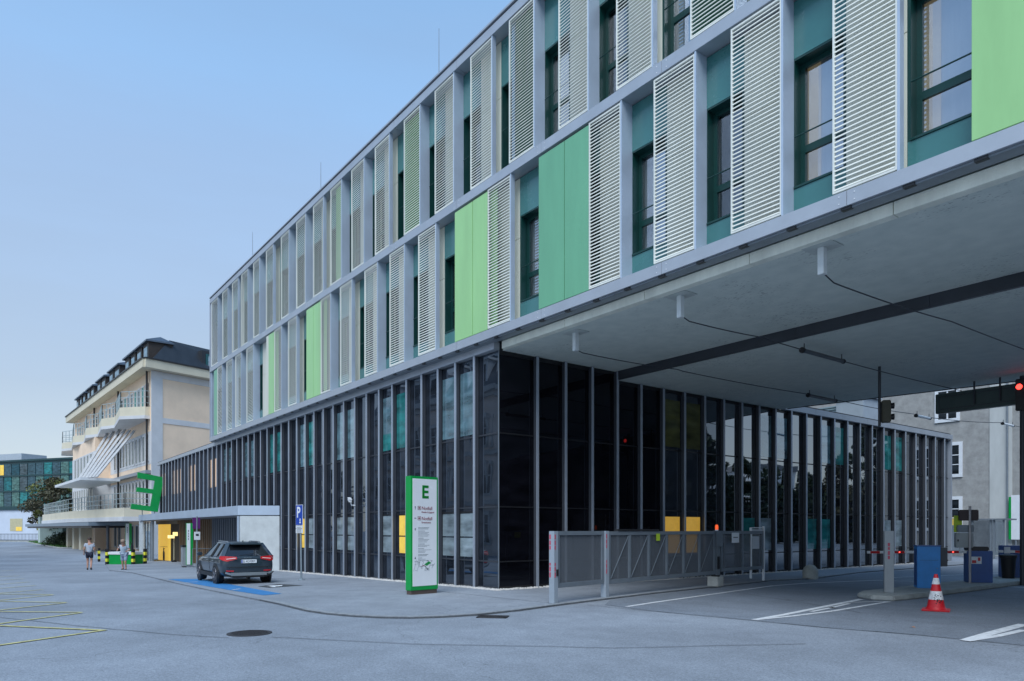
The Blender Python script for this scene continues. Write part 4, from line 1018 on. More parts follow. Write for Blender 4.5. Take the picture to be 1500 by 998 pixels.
MB().box(-.05, .08, 0, .1, 1.0, 3.5).build('green_edge', sign_green, o); MB().box(.08, .75, -.01, .1, 1.0, 3.6).build('board', white_m, o); MB().tube([(.3, .05, 0), (.3, .05, 1.0)], .04, 8).build('post', grey_metal, o)

# ------------------------------------------------------------------ OLD CREAM BUILDING
oc = Vector((-56.66, 2.04, -.67)); av = Vector((-1, -.046, 0)).normalized(); nv = Vector((av.y, -av.x, 0)); nv = Vector((.046, -1, 0)).normalized()
OB = thing('cream_building', 'older cream building with dark mansard dormers, balconies and a striped awning', 'building', oc)
def W(s, n, z): return oc + av * s + nv * n + Vector((0, 0, z - oc.z))
def sat(px, n=0.0):                          # distance along the front for a bearing
    d = ray(px); o_ = oc + nv * n - CAM
    # CAM + t d = oc + n nv + s av
    det = d.x * (-av.y) + d.y * av.x
    t = (o_.x * (-av.y) + o_.y * av.x) / det
    s = ((CAM + d * t) - (oc + nv * n)).dot(av); return s, t
def obox(b, s0, s1, n0, n1, z0, z1):
    P = [W(s0, n0, z0), W(s1, n0, z0), W(s1, n1, z0), W(s0, n1, z0), W(s0, n0, z1), W(s1, n0, z1), W(s1, n1, z1), W(s0, n1, z1)]
    return b.add(P, [(0, 3, 2, 1), (4, 5, 6, 7), (0, 1, 5, 4), (1, 2, 6, 5), (2, 3, 7, 6), (3, 0, 4, 7)])
peach = mat('peach_render', (.88, .67, .49), .9, 0, .05, .6, .1, 10)
creamr = mat('cream_render', (.66, .60, .46), .9, 0, .05, .6)
whiter = mat('white_render', (.62, .62, .62), .85, 0, .05, .8)
zinc = mat('dark_zinc_roof', (.030, .036, .045), .4, .3, .15, 1.5, streak=.2)
dbrown = mat('dormer_brown', (.03, .022, .018), .6, 0, .2, 3)
LB = 42.0; ZE = 16.6; DP = 16.0
ed = Vector((-.295, .955, 0)).normalized()      # end wall direction
mo = lambda: MB(oc)
# body: front, end wall
A0, A1 = oc, oc + av * LB; B0 = oc + ed * DP; B1 = A1 + Vector((0, DP, 0))
b = mo(); b.prism([(A0.x, A0.y), (A1.x, A1.y), (B1.x, B1.y), (B0.x, B0.y)], 'z', -.9, ZE); b.build('wall', peach, OB)
# white bands and pilaster on the end wall
en = Vector((ed.y, -ed.x, 0))
def ebox(b, e0, e1, z0, z1, d0=0.0, d1=.06):
    P = []
    for z in (z0, z1):
        for e, d in ((e0, d0), (e1, d0), (e1, d1), (e0, d1)):
            q = oc + ed * e + en * d; P.append((q.x, q.y, z))
    return b.add(P, [(0, 3, 2, 1), (4, 5, 6, 7), (0, 1, 5, 4), (1, 2, 6, 5), (2, 3, 7, 6), (3, 0, 4, 7)])
b = mo(); ebox(b, -.05, 1.0, -.9, ZE - .5); b.build('pilaster', whiter, OB)
b = mo(); ebox(b, 1.0, DP, 11.4, 11.9, 0, .05); ebox(b, 1.0, DP, ZE - 1.1, ZE - .5, 0, .05); b.build('white_band', whiter, OB)
b = mo(); ebox(b, -1.0, DP, ZE - .45, ZE + .3, 0, .9); obox(b, -.9, LB + .9, -.2, .95, ZE - .452, ZE + .302); b.build('eaves_cornice', creamr, OB)
b = mo(); ebox(b, -1.05, DP, ZE + .305, ZE + .42, 0, 1.0); obox(b, -.95, LB + .95, -.2, 1.05, ZE + .303, ZE + .421); b.build('gutter', black, OB)
# mansard
b = mo(); zr = ZE + 3.0
lo = [W(0, .1, ZE + .3), W(LB, .1, ZE + .3), B1 + Vector((0, 0, ZE + .3 - B1.z)), B0 + Vector((0, 0, ZE + .3 - B0.z))]
hi = [W(2.0, -2.0, zr), W(LB - 1.6, -2.0, zr), B1 + Vector((1.6, -1.5, zr - B1.z)), B0 + Vector((-1.6, -1.5, zr - B0.z))]
b.add(lo + hi, [(0, 1, 5, 4), (1, 2, 6, 5), (2, 3, 7, 6), (3, 0, 4, 7), (4, 5, 6, 7), (3, 2, 1, 0)]); b.build('mansard_roof', zinc, OB)
# dormers
for s0, s1 in ((1.6, 3.6), (4.2, 6.2), (6.8, 8.8), (9.4, 11.4), (14, 16.6), (17.2, 19.4), (21.5, 23.8), (24.4, 26.4), (28.5, 30.6), (31.2, 33), (34.4, 36.2), (37, 38.6), (39.4, 41.2)):
    b = mo(); obox(b, s0, s1, -2.2, -.1, ZE + .3, ZE + 2.5); o = b.build('dormer', dbrown, OB)
    b = mo(); obox(b, s0 - .2, s1 + .2, -2.3, .15, ZE + 2.5, ZE + 2.65); P = [W(s0 - .2, .15, ZE + 2.65), W(s1 + .2, .15, ZE + 2.65), W(s1 - .3, -1.2, ZE + 3.15), W(s0 + .3, -1.2, ZE + 3.15), W(s0 - .2, -2.2, ZE + 2.65), W(s1 + .2, -2.2, ZE + 2.65)]
    b.add(P, [(0, 1, 2, 3), (0, 3, 4), (1, 5, 2), (3, 2, 5, 4)]); b.build('dormer_roof', mat('dormer_zinc', (.10, .13, .17), .35, .5, .1, 2), o)
    b = mo(); obox(b, s0 + .35, s1 - .35, -.1, -.06, ZE + .8, ZE + 2.1); b.build('dormer_pane', g_window, o)
# end wall dormer with window
b = mo()
def edorm(e0, e1, z0, z1, d0, d1, m, nm, par=OB):
    b = mo(); ebox(b, e0, e1, z0, z1, d0, d1); return b.build(nm, m, par)
o = edorm(5.2, 8.6, ZE + .3, ZE + 2.5, -2.2, -.5, zinc, 'dormer'); edorm(5.6, 8.3, ZE + .7, ZE + 2.2, -.5, -.44, mat('teal_frame', (.01, .10, .11), .4), 'dormer_frame', o); edorm(5.8, 8.1, ZE + .9, ZE + 2.0, -.44, -.40, g_window, 'dormer_pane', o)
# upper balcony (stepped front)
def step_poly(s0, s1, n0, n1, k):
    pts = [(s0, 0.0), (s0, n0 * .35)]
    w_ = (s1 - s0) / k
    for i in range(k):
        a = s0 + w_ * i; pts += [(a + w_ * .25, n1), (a + w_, n0)]
    pts += [(s1, 0)]
    return pts
def oprism(pts, z0, z1):
    b = mo(); q = [W(s, n, 0) for s, n in pts]; b.prism([(p.x, p.y) for p in q], 'z', z0, z1); return b
bp1 = step_poly(.6, LB + 2.2, 1.3, 2.1, 5)
oprism(bp1, 11.75, 12.05).build('balcony_slab', whiter, OB); oprism([(s, max(0, n - .05)) for s, n in bp1], 12.05, 12.85).build('balcony_parapet', creamr, OB)
b = mo()
pr = [(s, max(0, n - .12)) for s, n in bp1]
for (s0, n0), (s1, n1) in zip(pr, pr[1:]):
    L_ = math.hypot(s1 - s0, n1 - n0); k = max(1, int(L_ / .7))
    for i in range(k + 1):
        f = i / k; b.bar(W(s0 + (s1 - s0) * f, n0 + (n1 - n0) * f, 12.85), W(s0 + (s1 - s0) * f, n0 + (n1 - n0) * f, 14.3), .06)
    for z in (13.2, 13.75, 14.3): b.bar(W(s0, n0, z), W(s1, n1, z), .05)
b.build('balcony_railing', mat('railing_grey', (.42, .50, .52), .4, .4, .05, 3), OB, fix=False)
# protruding bay
b = mo(); obox(b, 18.3, 33.0, 0, 1.5, -.9, 11.72); b.build('projecting_bay', peach, OB)
b = mo(); obox(b, 18.25, 33.05, 1.45, 1.54, 7.2, 10.2); b.build('bay_band', whiter, OB)
b = mo(); obox(b, 18.25, 33.05, -.02, 1.55, 3.4, 7.0); b.build('bay_lower', whiter, OB)
def owin(s0, s1, n, z0, z1, m=None):
    b = mo(); fw = .14
    obox(b, s0 - fw, s1 + fw, n, n + .05, z0 - fw, z0); obox(b, s0 - fw, s1 + fw, n, n + .05, z1, z1 + fw); obox(b, s0 - fw, s0, n, n + .05, z0, z1); obox(b, s1, s1 + fw, n, n + .05, z0, z1)
    o = b.build('window', whiter, OB); b = mo(); obox(b, s0, s1, n + .005, n + .02, z0, z1); b.build('pane', m or owin.m, o)
owin.m = mat('dark_green_pane', (.02, .05, .05), .15, 0, .1, 2)
tealp = mat('teal_shutter', (.03, .20, .17), .4, 0, .1, 2)
for s in [1.2 + 1.5 * i for i in range(9)]: owin(s, s + .85, .02, 13.0, 15.0, tealp if R.random() < .5 else None)
for s in [16 + 1.9 * i for i in range(13)]: owin(s, s + .9, .02, 13.0, 15.0)
b = mo(); obox(b, .2, 18.2, .0, .02, 7.6, 10.6); b.build('white_band', whiter, OB)
for s in [1.0 + 1.42 * i for i in range(11)]: owin(s, s + .80, .025, 8.0, 10.3)
for s in [19.6 + 2.1 * i for i in range(6)]: owin(s, s + 1.0, 1.545, 7.5, 10.0)
b = mo(); obox(b, .2, 18.2, 0, .02, 3.6, 6.4); b.build('white_band', whiter, OB)
b = mo(); obox(b, .1, 18.3, 0, .5, 6.7, 7.0); b.build('string_course', mat('zinc_ledge', (.30, .33, .36), .5, .2, .05, 2), OB)
for s in [1.0 + 1.42 * i for i in range(11)]: owin(s, s + .80, .025, 3.9, 6.2)
for s in [19.2 + 1.55 * i for i in range(9)]: owin(s, s + .7, 1.56, 3.9, 6.2)
for s in (3.2, 5.0, 6.9): owin(s, s + .95, .025, -.2, 1.9, MATS['room_dark'])
for s in (13, 15): owin(s, s + .9, .025, -.2, 1.9, MATS['room_dark'])
# lower balcony with railing and flat canopy
bp2 = [(.6, 0), (.8, 2.2), (8, 2.9), (20, 3.8), (44, 3.6), (47.5, 2.6), (47.5, 0)]
oprism(bp2, 2.35, 2.75).build('lower_balcony_slab', whiter, OB); oprism([(s, max(0, n - .1)) for s, n in bp2], 2.75, 3.55).build('lower_balcony_parapet', creamr, OB)
cz_ = [(9, 0), (9, 3.6), (46.5, 5.2), (49, 4.6), (49, 0)]
oprism(cz_, 1.95, 2.30).build('flat_canopy', mat('canopy_zinc', (.22, .28, .34), .4, .3, .05, 2), OB)
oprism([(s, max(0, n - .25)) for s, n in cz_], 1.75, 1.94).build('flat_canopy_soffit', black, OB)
b = mo(); pr = [(s, max(0, n - .18)) for s, n in bp2]
for (s0, n0), (s1, n1) in zip(pr, pr[1:]):
    L_ = math.hypot(s1 - s0, n1 - n0); k = max(1, int(L_ / 1.2))
    for i in range(k + 1):
        f = i / k; b.bar(W(s0 + (s1 - s0) * f, n0 + (n1 - n0) * f, 3.55), W(s0 + (s1 - s0) * f, n0 + (n1 - n0) * f, 4.9), .06)
    for z in (3.95, 4.4, 4.9): b.bar(W(s0, n0, z), W(s1, n1, z), .05)
b.build('lower_balcony_railing', MATS['railing_grey'], OB, fix=False)
for px in (158, 112): 
    s, t = sat(px, 2.2); MB(oc).tube([W(s, 2.2, -.9), W(s, 2.2, 2.0)], .14, 10).build('column', dark_metal, OB, smooth=True)
for px in (215, 173, 138): 
    s, t = sat(px, .2); MB(oc).tube([W(s, .2, 2.7), W(s, .2, 16.4)], .09, 8).build('downpipe', black, OB, smooth=True)
for s0, s1 in ((20, 21.2), (24.5, 25.7), (29, 30.2)):
    b = mo(); obox(b, s0, s1, 1.5, 2.6, -.9, 1.8); b.build('column', creamr, OB)
# striped awning frame
b = mo()
for i in range(6):
    f = i / 5; s0, t0 = sat(197 - 34 * f, .5); s1, t1 = sat(141 - 25 * f, 4.2)
    b.bar(W(s0, .5, zat(631 - f * 4, t0)), W(s1, 4.2, zat(699 + f * 3, t1)), .27, .08)
b.build('awning_slats', mat('awning_grey', (.46, .46, .46), .7), OB)
s0, _ = sat(150, 3.0); s1, _ = sat(108, 3.0)
b = mo(); obox(b, s0, s1, 1.5, 4.8, 6.2, 6.45); b.build('awning_base', white_m, OB)

# ------------------------------------------------------------------ far teal glass building, low railing
def FP(px, t): return CAM + ray(px) * t
tb0, tb1 = FP(-60, 165), FP(140, 150)
TB = thing('teal_office', 'distant teal glass office on a white ground floor behind the tree', 'building', (tb1.x, tb1.y, -.67))
dv = Vector((tb0.x - tb1.x, tb0.y - tb1.y, 0)); LT = dv.length; dv.normalize(); nt_ = Vector((dv.y, -dv.x, 0)); 
if nt_.dot(CAM - tb1) < 0: nt_ = -nt_
tbo = Vector((tb1.x, tb1.y, 0))
def tbox(b, s0, s1, n0, n1, z0, z1):
    P = []
    for z in (z0, z1):
        for s, n in ((s0, n0), (s1, n0), (s1, n1), (s0, n1)): q = tbo + dv * s + nt_ * n; P.append((q.x, q.y, z))
    return b.add(P, [(0, 3, 2, 1), (4, 5, 6, 7), (0, 1, 5, 4), (1, 2, 6, 5), (2, 3, 7, 6), (3, 0, 4, 7)])
mt = lambda: MB(TB.location)
b = mt(); tbox(b, 0, LT, -14, 0, -1, 5.9); b.build('ground_floor_wall', mat('pale_blue_render', (.55, .60, .68), .8, 0, .04, .5), TB)
b = mt(); tbox(b, -2, LT, -14, -.02, 5.9, 16.6); b.build('upper_core', mat('teal_core', (.012, .07, .08), .4, 0, .1, .3), TB)
b = mt(); tbox(b, -2, LT, -.0, .3, 5.9, 6.7); tbox(b, -2, LT, 0, .3, 9.9, 10.2); tbox(b, -2, LT, 0, .3, 13.3, 13.6); b.build('floor_bands', mat('dark_teal_band', (.008, .045, .05), .35), TB)
tcs = [(.012, .12, .13), (.02, .17, .17), (.08, .16, .14), (.015, .06, .08), (.04, .08, .10), (.06, .08, .09)]
pw = LT / 17
for i in range(17):
    for z0, z1 in ((6.7, 9.9), (10.2, 13.3), (13.6, 16.1)):
        c = R.choice(tcs); nm = 'tealpane%.2f%.2f' % (c[0], c[1])
        m_ = MATS.get(nm) or glass_dark(nm, c, (.55, .7, .75), 1.5)
        b = mt(); tbox(b, pw * i + .12, pw * (i + 1) - .12, -.01, .12, z0, z1); b.build('glass_bay', m_, TB)
b = mt(); tbox(b, -2, LT, -14.2, .4, 16.6, 17.0); b.build('roof_edge', mat('dark_teal_band', (.008, .045, .05), .35), TB)
def tsat_(px):
    d = ray(px); o_ = tbo - CAM; det = d.x * (-dv.y) + d.y * dv.x; t = (o_.x * (-dv.y) + o_.y * dv.x) / det
    return ((CAM + d * t) - tbo).dot(dv)
s_ = LT * .62; b = mt(); tbox(b, tsat_(12), LT, -9, -3, 17.0, 18.9); b.build('roof_house', mat('pale_blue_metal2', (.4, .45, .5), .5), TB)
def tsat(px):
    d = ray(px); o_ = tbo - CAM; det = d.x * (-dv.y) + d.y * dv.x; t = (o_.x * (-dv.y) + o_.y * dv.x) / det
    return ((CAM + d * t) - tbo).dot(dv), t
for px0, px1, y0, y1 in ((15, 33, 760, 778), (54, 62, 761, 777)):
    s1, t = tsat(px0); s0, t2 = tsat(px1)
    b = mt(); tbox(b, s0, s1, .01, .06, zat(y1, t), zat(y0, t)); o = b.build('window', mat('cream_blind', (.5, .45, .28), .6), TB)
    b = mt(); tbox(b, s0 + .2, (s0 + s1) / 2, .06, .09, zat(y1, t), zat(y1, t) + .9); b.build('lit_pane', yellow_win, o)
b = mt(); s1, t = tsat(11); s0, _ = tsat(1); tbox(b, s0, s1 + 1, .14, .16, 13.7, 16.0); b.build('lit_pane', yellow_win, TB)
# low railing
ra, rb = FP(-20, 128), FP(62, 128); o = thing('street_railing', 'low dark railing on a kerb before the distant teal office', 'railing', (ra.x, ra.y, -.67))
b = MB(o.location); n = 40
for i in range(n + 1):
    q = ra.lerp(rb, i / n); b.bar((q.x, q.y, -.5), (q.x, q.y, .75), .05)
b.build('balusters', dark_metal, o, fix=False)
b = MB(o.location); b.bar((ra.x, ra.y, .75), (rb.x, rb.y, .75), .08).bar((ra.x, ra.y, -.4), (rb.x, rb.y, -.4), .06); b.build('rail', dark_metal, o, fix=False)
b = MB(o.location); b.bar((ra.x, ra.y, -.6), (rb.x, rb.y, -.6), .5, .35); b.build('kerb_base', concrete_d, o, fix=False)
# green glazed entrance screen behind the bushes
q = FP(88, 112); o = thing('garden_wall', 'pale garden wall standing behind the tree beside the cream building', 'wall', (q.x, q.y, -.67), D2(20))
MB().box(-.3, .3, -3.0, .2, 0, 4.2).build('wall', mat('pale_green_wall', (.42, .50, .46), .8, 0, .05, 1), o); MB().box(-.2, .2, .2, 7, 0, 3.6).build('dark_infill', mat('dark_teal_infill', (.04, .07, .06), .6, 0, .2, .6), o)

# ------------------------------------------------------------------ vegetation
bark = mat('bark', (.06, .045, .035), .9, 0, .3, 8, .6, 30)
def leafmat(name, c):
    m = mat(name, c, .6, 0, .35, 1.5); return m
leaf_g = leafmat('foliage_green', (.055, .085, .028)); leaf_b = leafmat('foliage_brown_green', (.075, .070, .035)); leaf_d = leafmat('foliage_dark', (.025, .045, .02)); leaf_y = leafmat('foliage_yellow_green', (.16, .18, .04))
def leaves(b, c, r, n, sz, rng):
    for _ in range(n):
        while True:
            v = Vector((rng.uniform(-1, 1), rng.uniform(-1, 1), rng.uniform(-1, 1)))
            if .15 < v.length < 1: break
        v = v.normalized() * (v.length ** .5)
        p = c + Vector((v.x * r.x, v.y * r.y, v.z * r.z))
        a = Vector((rng.gauss(0, 1), rng.gauss(0, 1), rng.gauss(0, 1))).normalized(); q = a.cross(Vector((rng.gauss(0, 1), rng.gauss(0, 1), rng.gauss(0, 1)))).normalized()
        s = sz * rng.uniform(.6, 1.4); b.quad(p - a * s, p - q * s * .5, p + a * s, p + q * s * .5)
def tree(loc, h, cr, label, seed, ncl=40, nl=120, lm=None, sz=.14, trunk_r=.16, cat='tree', crown_base=.3, accent=None, name='broadleaf_tree'):
    rng = random.Random(seed); o = thing(name, label, cat, loc)
    b = MB(); base = []
    top = Vector((rng.uniform(-.3, .3), rng.uniform(-.3, .3), h * .8))
    b.tube([(0, 0, -.2), (rng.uniform(-.1, .1), rng.uniform(-.1, .1), h * .25), (top.x * .6, top.y * .6, h * .5), tuple(top)], trunk_r, 8, trunk_r * .25)
    cl = []
    for i in range(ncl):
        a = rng.uniform(0, 6.28); f = rng.uniform(crown_base, 1.0); rad = cr * math.sin(math.pi * min(1, (f - crown_base) / (1 - crown_base) * .8 + .18)) * rng.uniform(.35, 1.0)
        cl.append(Vector((math.cos(a) * rad, math.sin(a) * rad, h * f * .96)))
    for c in cl[:22]:
        st = Vector((top.x * .4, top.y * .4, max(h * .18, c.z - h * .28))); b.tube([st, st.lerp(c, .5) + Vector((0, 0, .15)), c], trunk_r * .32, 5, .015)
    b.build('trunk', bark, o, smooth=True)
    b = MB(); b2 = MB()
    for i, c in enumerate(cl):
        r = cr * rng.uniform(.16, .32); leaves(b2 if (accent and i % 5 == 0) else b, c, Vector((r, r, r * .7)), nl, sz, rng)
    b.build('crown', lm or leaf_g, o, fix=False)
    if accent: b2.build('crown', accent, o, fix=False)
    return o
q = G(78, 796.5)
tree(q, 10.4, 4.6, 'brownish green tree with thin drooping crown on the grass island', 11, 60, 150, leaf_b, .20, .2, accent=leaf_y, crown_base=.28)
# grass island
ip = [G(*p) for p in ((40, 794.6), (56, 798), (86, 803.2), (120, 803.6), (150, 803), (160, 797), (110, 792))]
patch([(p.x, p.y) for p in ip], .10, 'grass_island_soil', mat('soil', (.04, .06, .02), .9), skirt=.1)
strip(ip[:5], .25, .13, 'island_kerb', concrete_d, skirt=.13)
b = MB(); rng = random.Random(5)
def inpoly(x, y, P):
    c = False
    for i in range(len(P)):
        a, d = P[i], P[i - 1]
        if (a.y > y) != (d.y > y) and x < (d.x - a.x) * (y - a.y) / (d.y - a.y) + a.x: c = not c
    return c
xs = [p.x for p in ip]; ys = [p.y for p in ip]; k = 0
while k < 9000:
    x = rng.uniform(min(xs), max(xs)); y = rng.uniform(min(ys), max(ys))
    if not inpoly(x, y, ip): continue
    h = rng.uniform(.10, .22); a = rng.uniform(0, 3.14); z = -.57
    b.add([(x - .05 * math.cos(a), y - .05 * math.sin(a), z), (x + .05 * math.cos(a), y + .05 * math.sin(a), z), (x + rng.uniform(-.05, .05), y + rng.uniform(-.05, .05), z + h)], [(0, 1, 2)]); k += 1
o = b.build('grass', mat('grass_green', (.06, .17, .03), .7, 0, .3, 2), fix=False); tag(o, 'short green grass on the kerbed island under the tree', 'grass', kind='stuff')
for k, (px, py, r, lb) in enumerate(((88, 800, 2.0, 'left round bush on the grass island beneath the tree'), (101, 801, 2.3, 'middle dark bush on the grass island'), (114, 801.5, 2.1, 'right dark bush on the grass island before the columns'))):
    q = G(px, py); rng = random.Random(20 + k); b = MB()
    for i in range(16): leaves(b, Vector((rng.uniform(-r, r) * .7, rng.uniform(-r, r) * .7, rng.uniform(.3, 1.5))), Vector((.8, .8, .6)), 140, .11, rng)
    o = thing('bush', lb, 'bush', q); b.build('foliage', leaf_g if k != 1 else leaf_d, o, fix=False)
    b = MB()
    for i in range(7): b.tube([(0, 0, 0), (rng.uniform(-1, 1), rng.uniform(-1, 1), 1.0)], .03, 5)
    b.build('stem', bark, o)

# ------------------------------------------------------------------ the street opposite (behind the viewpoint, mirrored in the glass)
op = thing('town_house', 'pinkish town house with grey mansard across the street, mirrored in the glass front', 'building', (-32, -24, -.6))
pk = mat('pinkish_render', (.66, .56, .50), .85, 0, .05, 1); st_ = mat('stone_trim', (.45, .45, .44), .8)
X0, X1, YO = -52.0, -20.0, -22.0
MB(op.location).box(X0, X1, YO - 12, YO, -.8, 12.6).build('wall', pk, op)
b = MB(op.location)
for z in (3.6, 7.6, 12.2): b.box(X0 - .1, X1 + .1, YO - .1, YO + .28, z, z + .35)
b.box(X0 - .4, X1 + .4, YO - .2, YO + .6, 12.6, 13.0); b.build('string_courses', st_, op)
b = MB(op.location); b.add([(X0 - .3, YO + .4, 13), (X1 + .3, YO + .4, 13), (X1 + .3, YO - 12, 13), (X0 - .3, YO - 12, 13), (X0 + 1, YO - 1.5, 16), (X1 - 1, YO - 1.5, 16), (X1 - 1, YO - 10, 16), (X0 + 1, YO - 10, 16)],
    [(0, 1, 5, 4), (1, 2, 6, 5), (2, 3, 7, 6), (3, 0, 4, 7), (4, 5, 6, 7), (3, 2, 1, 0)]); b.build('mansard_roof', zinc, op)
for i in range(9):
    xc = X0 + 2.2 + i * 3.45
    for z0 in (.6, 4.6, 8.4):
        b = MB(op.location); b.box(xc - .85, xc + .85, YO + .001, YO + .12, z0 - .2, z0).box(xc - .85, xc - .65, YO + .001, YO + .10, z0, z0 + 2.2).box(xc + .65, xc + .85, YO + .001, YO + .10, z0, z0 + 2.2).box(xc - .95, xc + .95, YO + .001, YO + .22, z0 + 2.2, z0 + 2.5).box(xc - .04, xc + .04, YO + .01, YO + .06, z0, z0 + 2.2).box(xc - .65, xc + .65, YO + .01, YO + .06, z0 + 1.4, z0 + 1.48)
        o = b.build('window', st_, op, fix=False); MB(op.location).box(xc - .65, xc + .65, YO + .002, YO + .02, z0, z0 + 2.2).build('pane', dwin, o)
    b = MB(op.location); b.box(xc - .9, xc + .9, YO - 1.8, YO + .1, 13.1, 15.2).box(xc - 1.1, xc + 1.1, YO - 2, YO + .25, 15.2, 15.4); o = b.build('dormer', white_m, op); MB(op.location).box(xc - .6, xc + .6, YO + .1, YO + .13, 13.5, 14.9).build('pane', dwin, o)
for k, (x, y, h, r, lb) in enumerate(((-57, -18, 9, 4.5, 'tall dark tree beside the pinkish town house across the street'), (-65, -18, 7.5, 4, 'rounded dark tree second along the street opposite'), (-74, -17, 8, 4.5, 'broad dark tree third along the street opposite'), (-86, -17, 8, 5, 'far dark tree fourth along the street opposite'))):
    tree((x, y, -.67), h, r, lb, 50 + k, 34, 90, leaf_d, .26, .22, crown_base=.2)
cable_y = None
# trees and houses mirrored in the side facade
for k, (x, y, h, r) in enumerate(((35, 53, 13, 3.5), (33, 58, 9.5, 3.5), (31, 61.5, 8.5, 3.2), (28.6, 63.5, 8.2, 3), (26.4, 66, 9.5, 3.2), (24.5, 69, 14, 3.4), (22.2, 71, 15.5, 3.6), (19.5, 72.5, 15, 3.6), (38, 46, 12, 4.2), (40, 36, 12, 4.5))):
    tree((x, y, 0), h, r, ('dark garden tree beyond the bridge, number ' + 'one two three four five six seven eight nine ten'.split()[k]) if False else ('tall', 'slight', 'low rounded', 'lowest', 'yellowish', 'high leaning', 'highest', 'broad high', 'wide crowned', 'nearest thick')[k] + ' dark garden tree in the row beyond the bridge', 80 + k, 34, 110, leaf_d if k != 4 else leaf_b, .30, .2, crown_base=.08)
o = thing('dark_backdrop', 'long unseen dark block added beyond the driveway to blacken the side glass reflection', 'building', (34, 30, 0))  # unseen block added as dark backdrop for what the side glass mirrors
MB(o.location).box(30, 40, 13.6, 47, -.2, 15).build('wall', mat('backdrop_dark', (.02, .022, .025), .7, 0, .2, .5), o)
for i in range(9):
    for z0 in (1.2, 4.8, 8.4): MB(o.location).box(29.95, 29.998, 15.5 + i * 3.5, 17.3 + i * 3.5, z0, z0 + 1.6).build('window', dwin, o)
b = MB(); rng = random.Random(9); HP = [Vector((46, 40, 0)), Vector((43, 58, 0)), Vector((36, 70, 0)), Vector((26, 78, 0)), Vector((12, 84, 0))]
for a, c in zip(HP, HP[1:]):
    for i in range(14):
        q = a.lerp(c, i / 14); leaves(b, Vector((q.x, q.y, rng.uniform(2.5, 4.5))), Vector((1.6, 1.6, 3.2)), 260, .42, rng)
o = thing('hedge', 'tall unseen dark hedge added behind the garden trees to darken their reflection', 'hedge', (36, 66, 0)); hb = b  # added out of view to fill bright gaps in the mirrored tree row
for i_, v_ in enumerate(hb.v): hb.v[i_] = v_ - Vector((36, 66, 0))
hb.build('foliage', leaf_d, o, fix=False)
b = MB(Vector((36, 66, 0)))
for a, c in zip(HP, HP[1:]): b.bar((a.x, a.y, 2.2), (c.x, c.y, 2.2), 1.0, 4.4)
b.build('hedge_core', bark, o, fix=False)
o = thing('white_garden_house', 'long white garden house with grey roof beyond the bridge, mirrored in the side glass', 'building', (58, 82, 0))
MB(o.location).box(50, 80, 86, 96, 0, 11).build('wall', white_m, o); MB(o.location).box(49.5, 80.5, 85.5, 96.5, 11, 11.8).build('roof', mat('grey_roof', (.2, .2, .21), .7), o)
b = MB(o.location)
for i in range(9): b.box(51.5 + 3.1 * i, 52.9 + 3.1 * i, 85.93, 85.99, 8, 9.8)
b.build('window', dwin, o)
# unseen support block at the far end, kept dark to blacken the mirrored view
MB().box(27.5, XR, .2, 13.0, -.2, 6.02).build('bridge_pier', mat('pier_dark', (.05, .055, .06), .5, .0, .1, 1), HB)

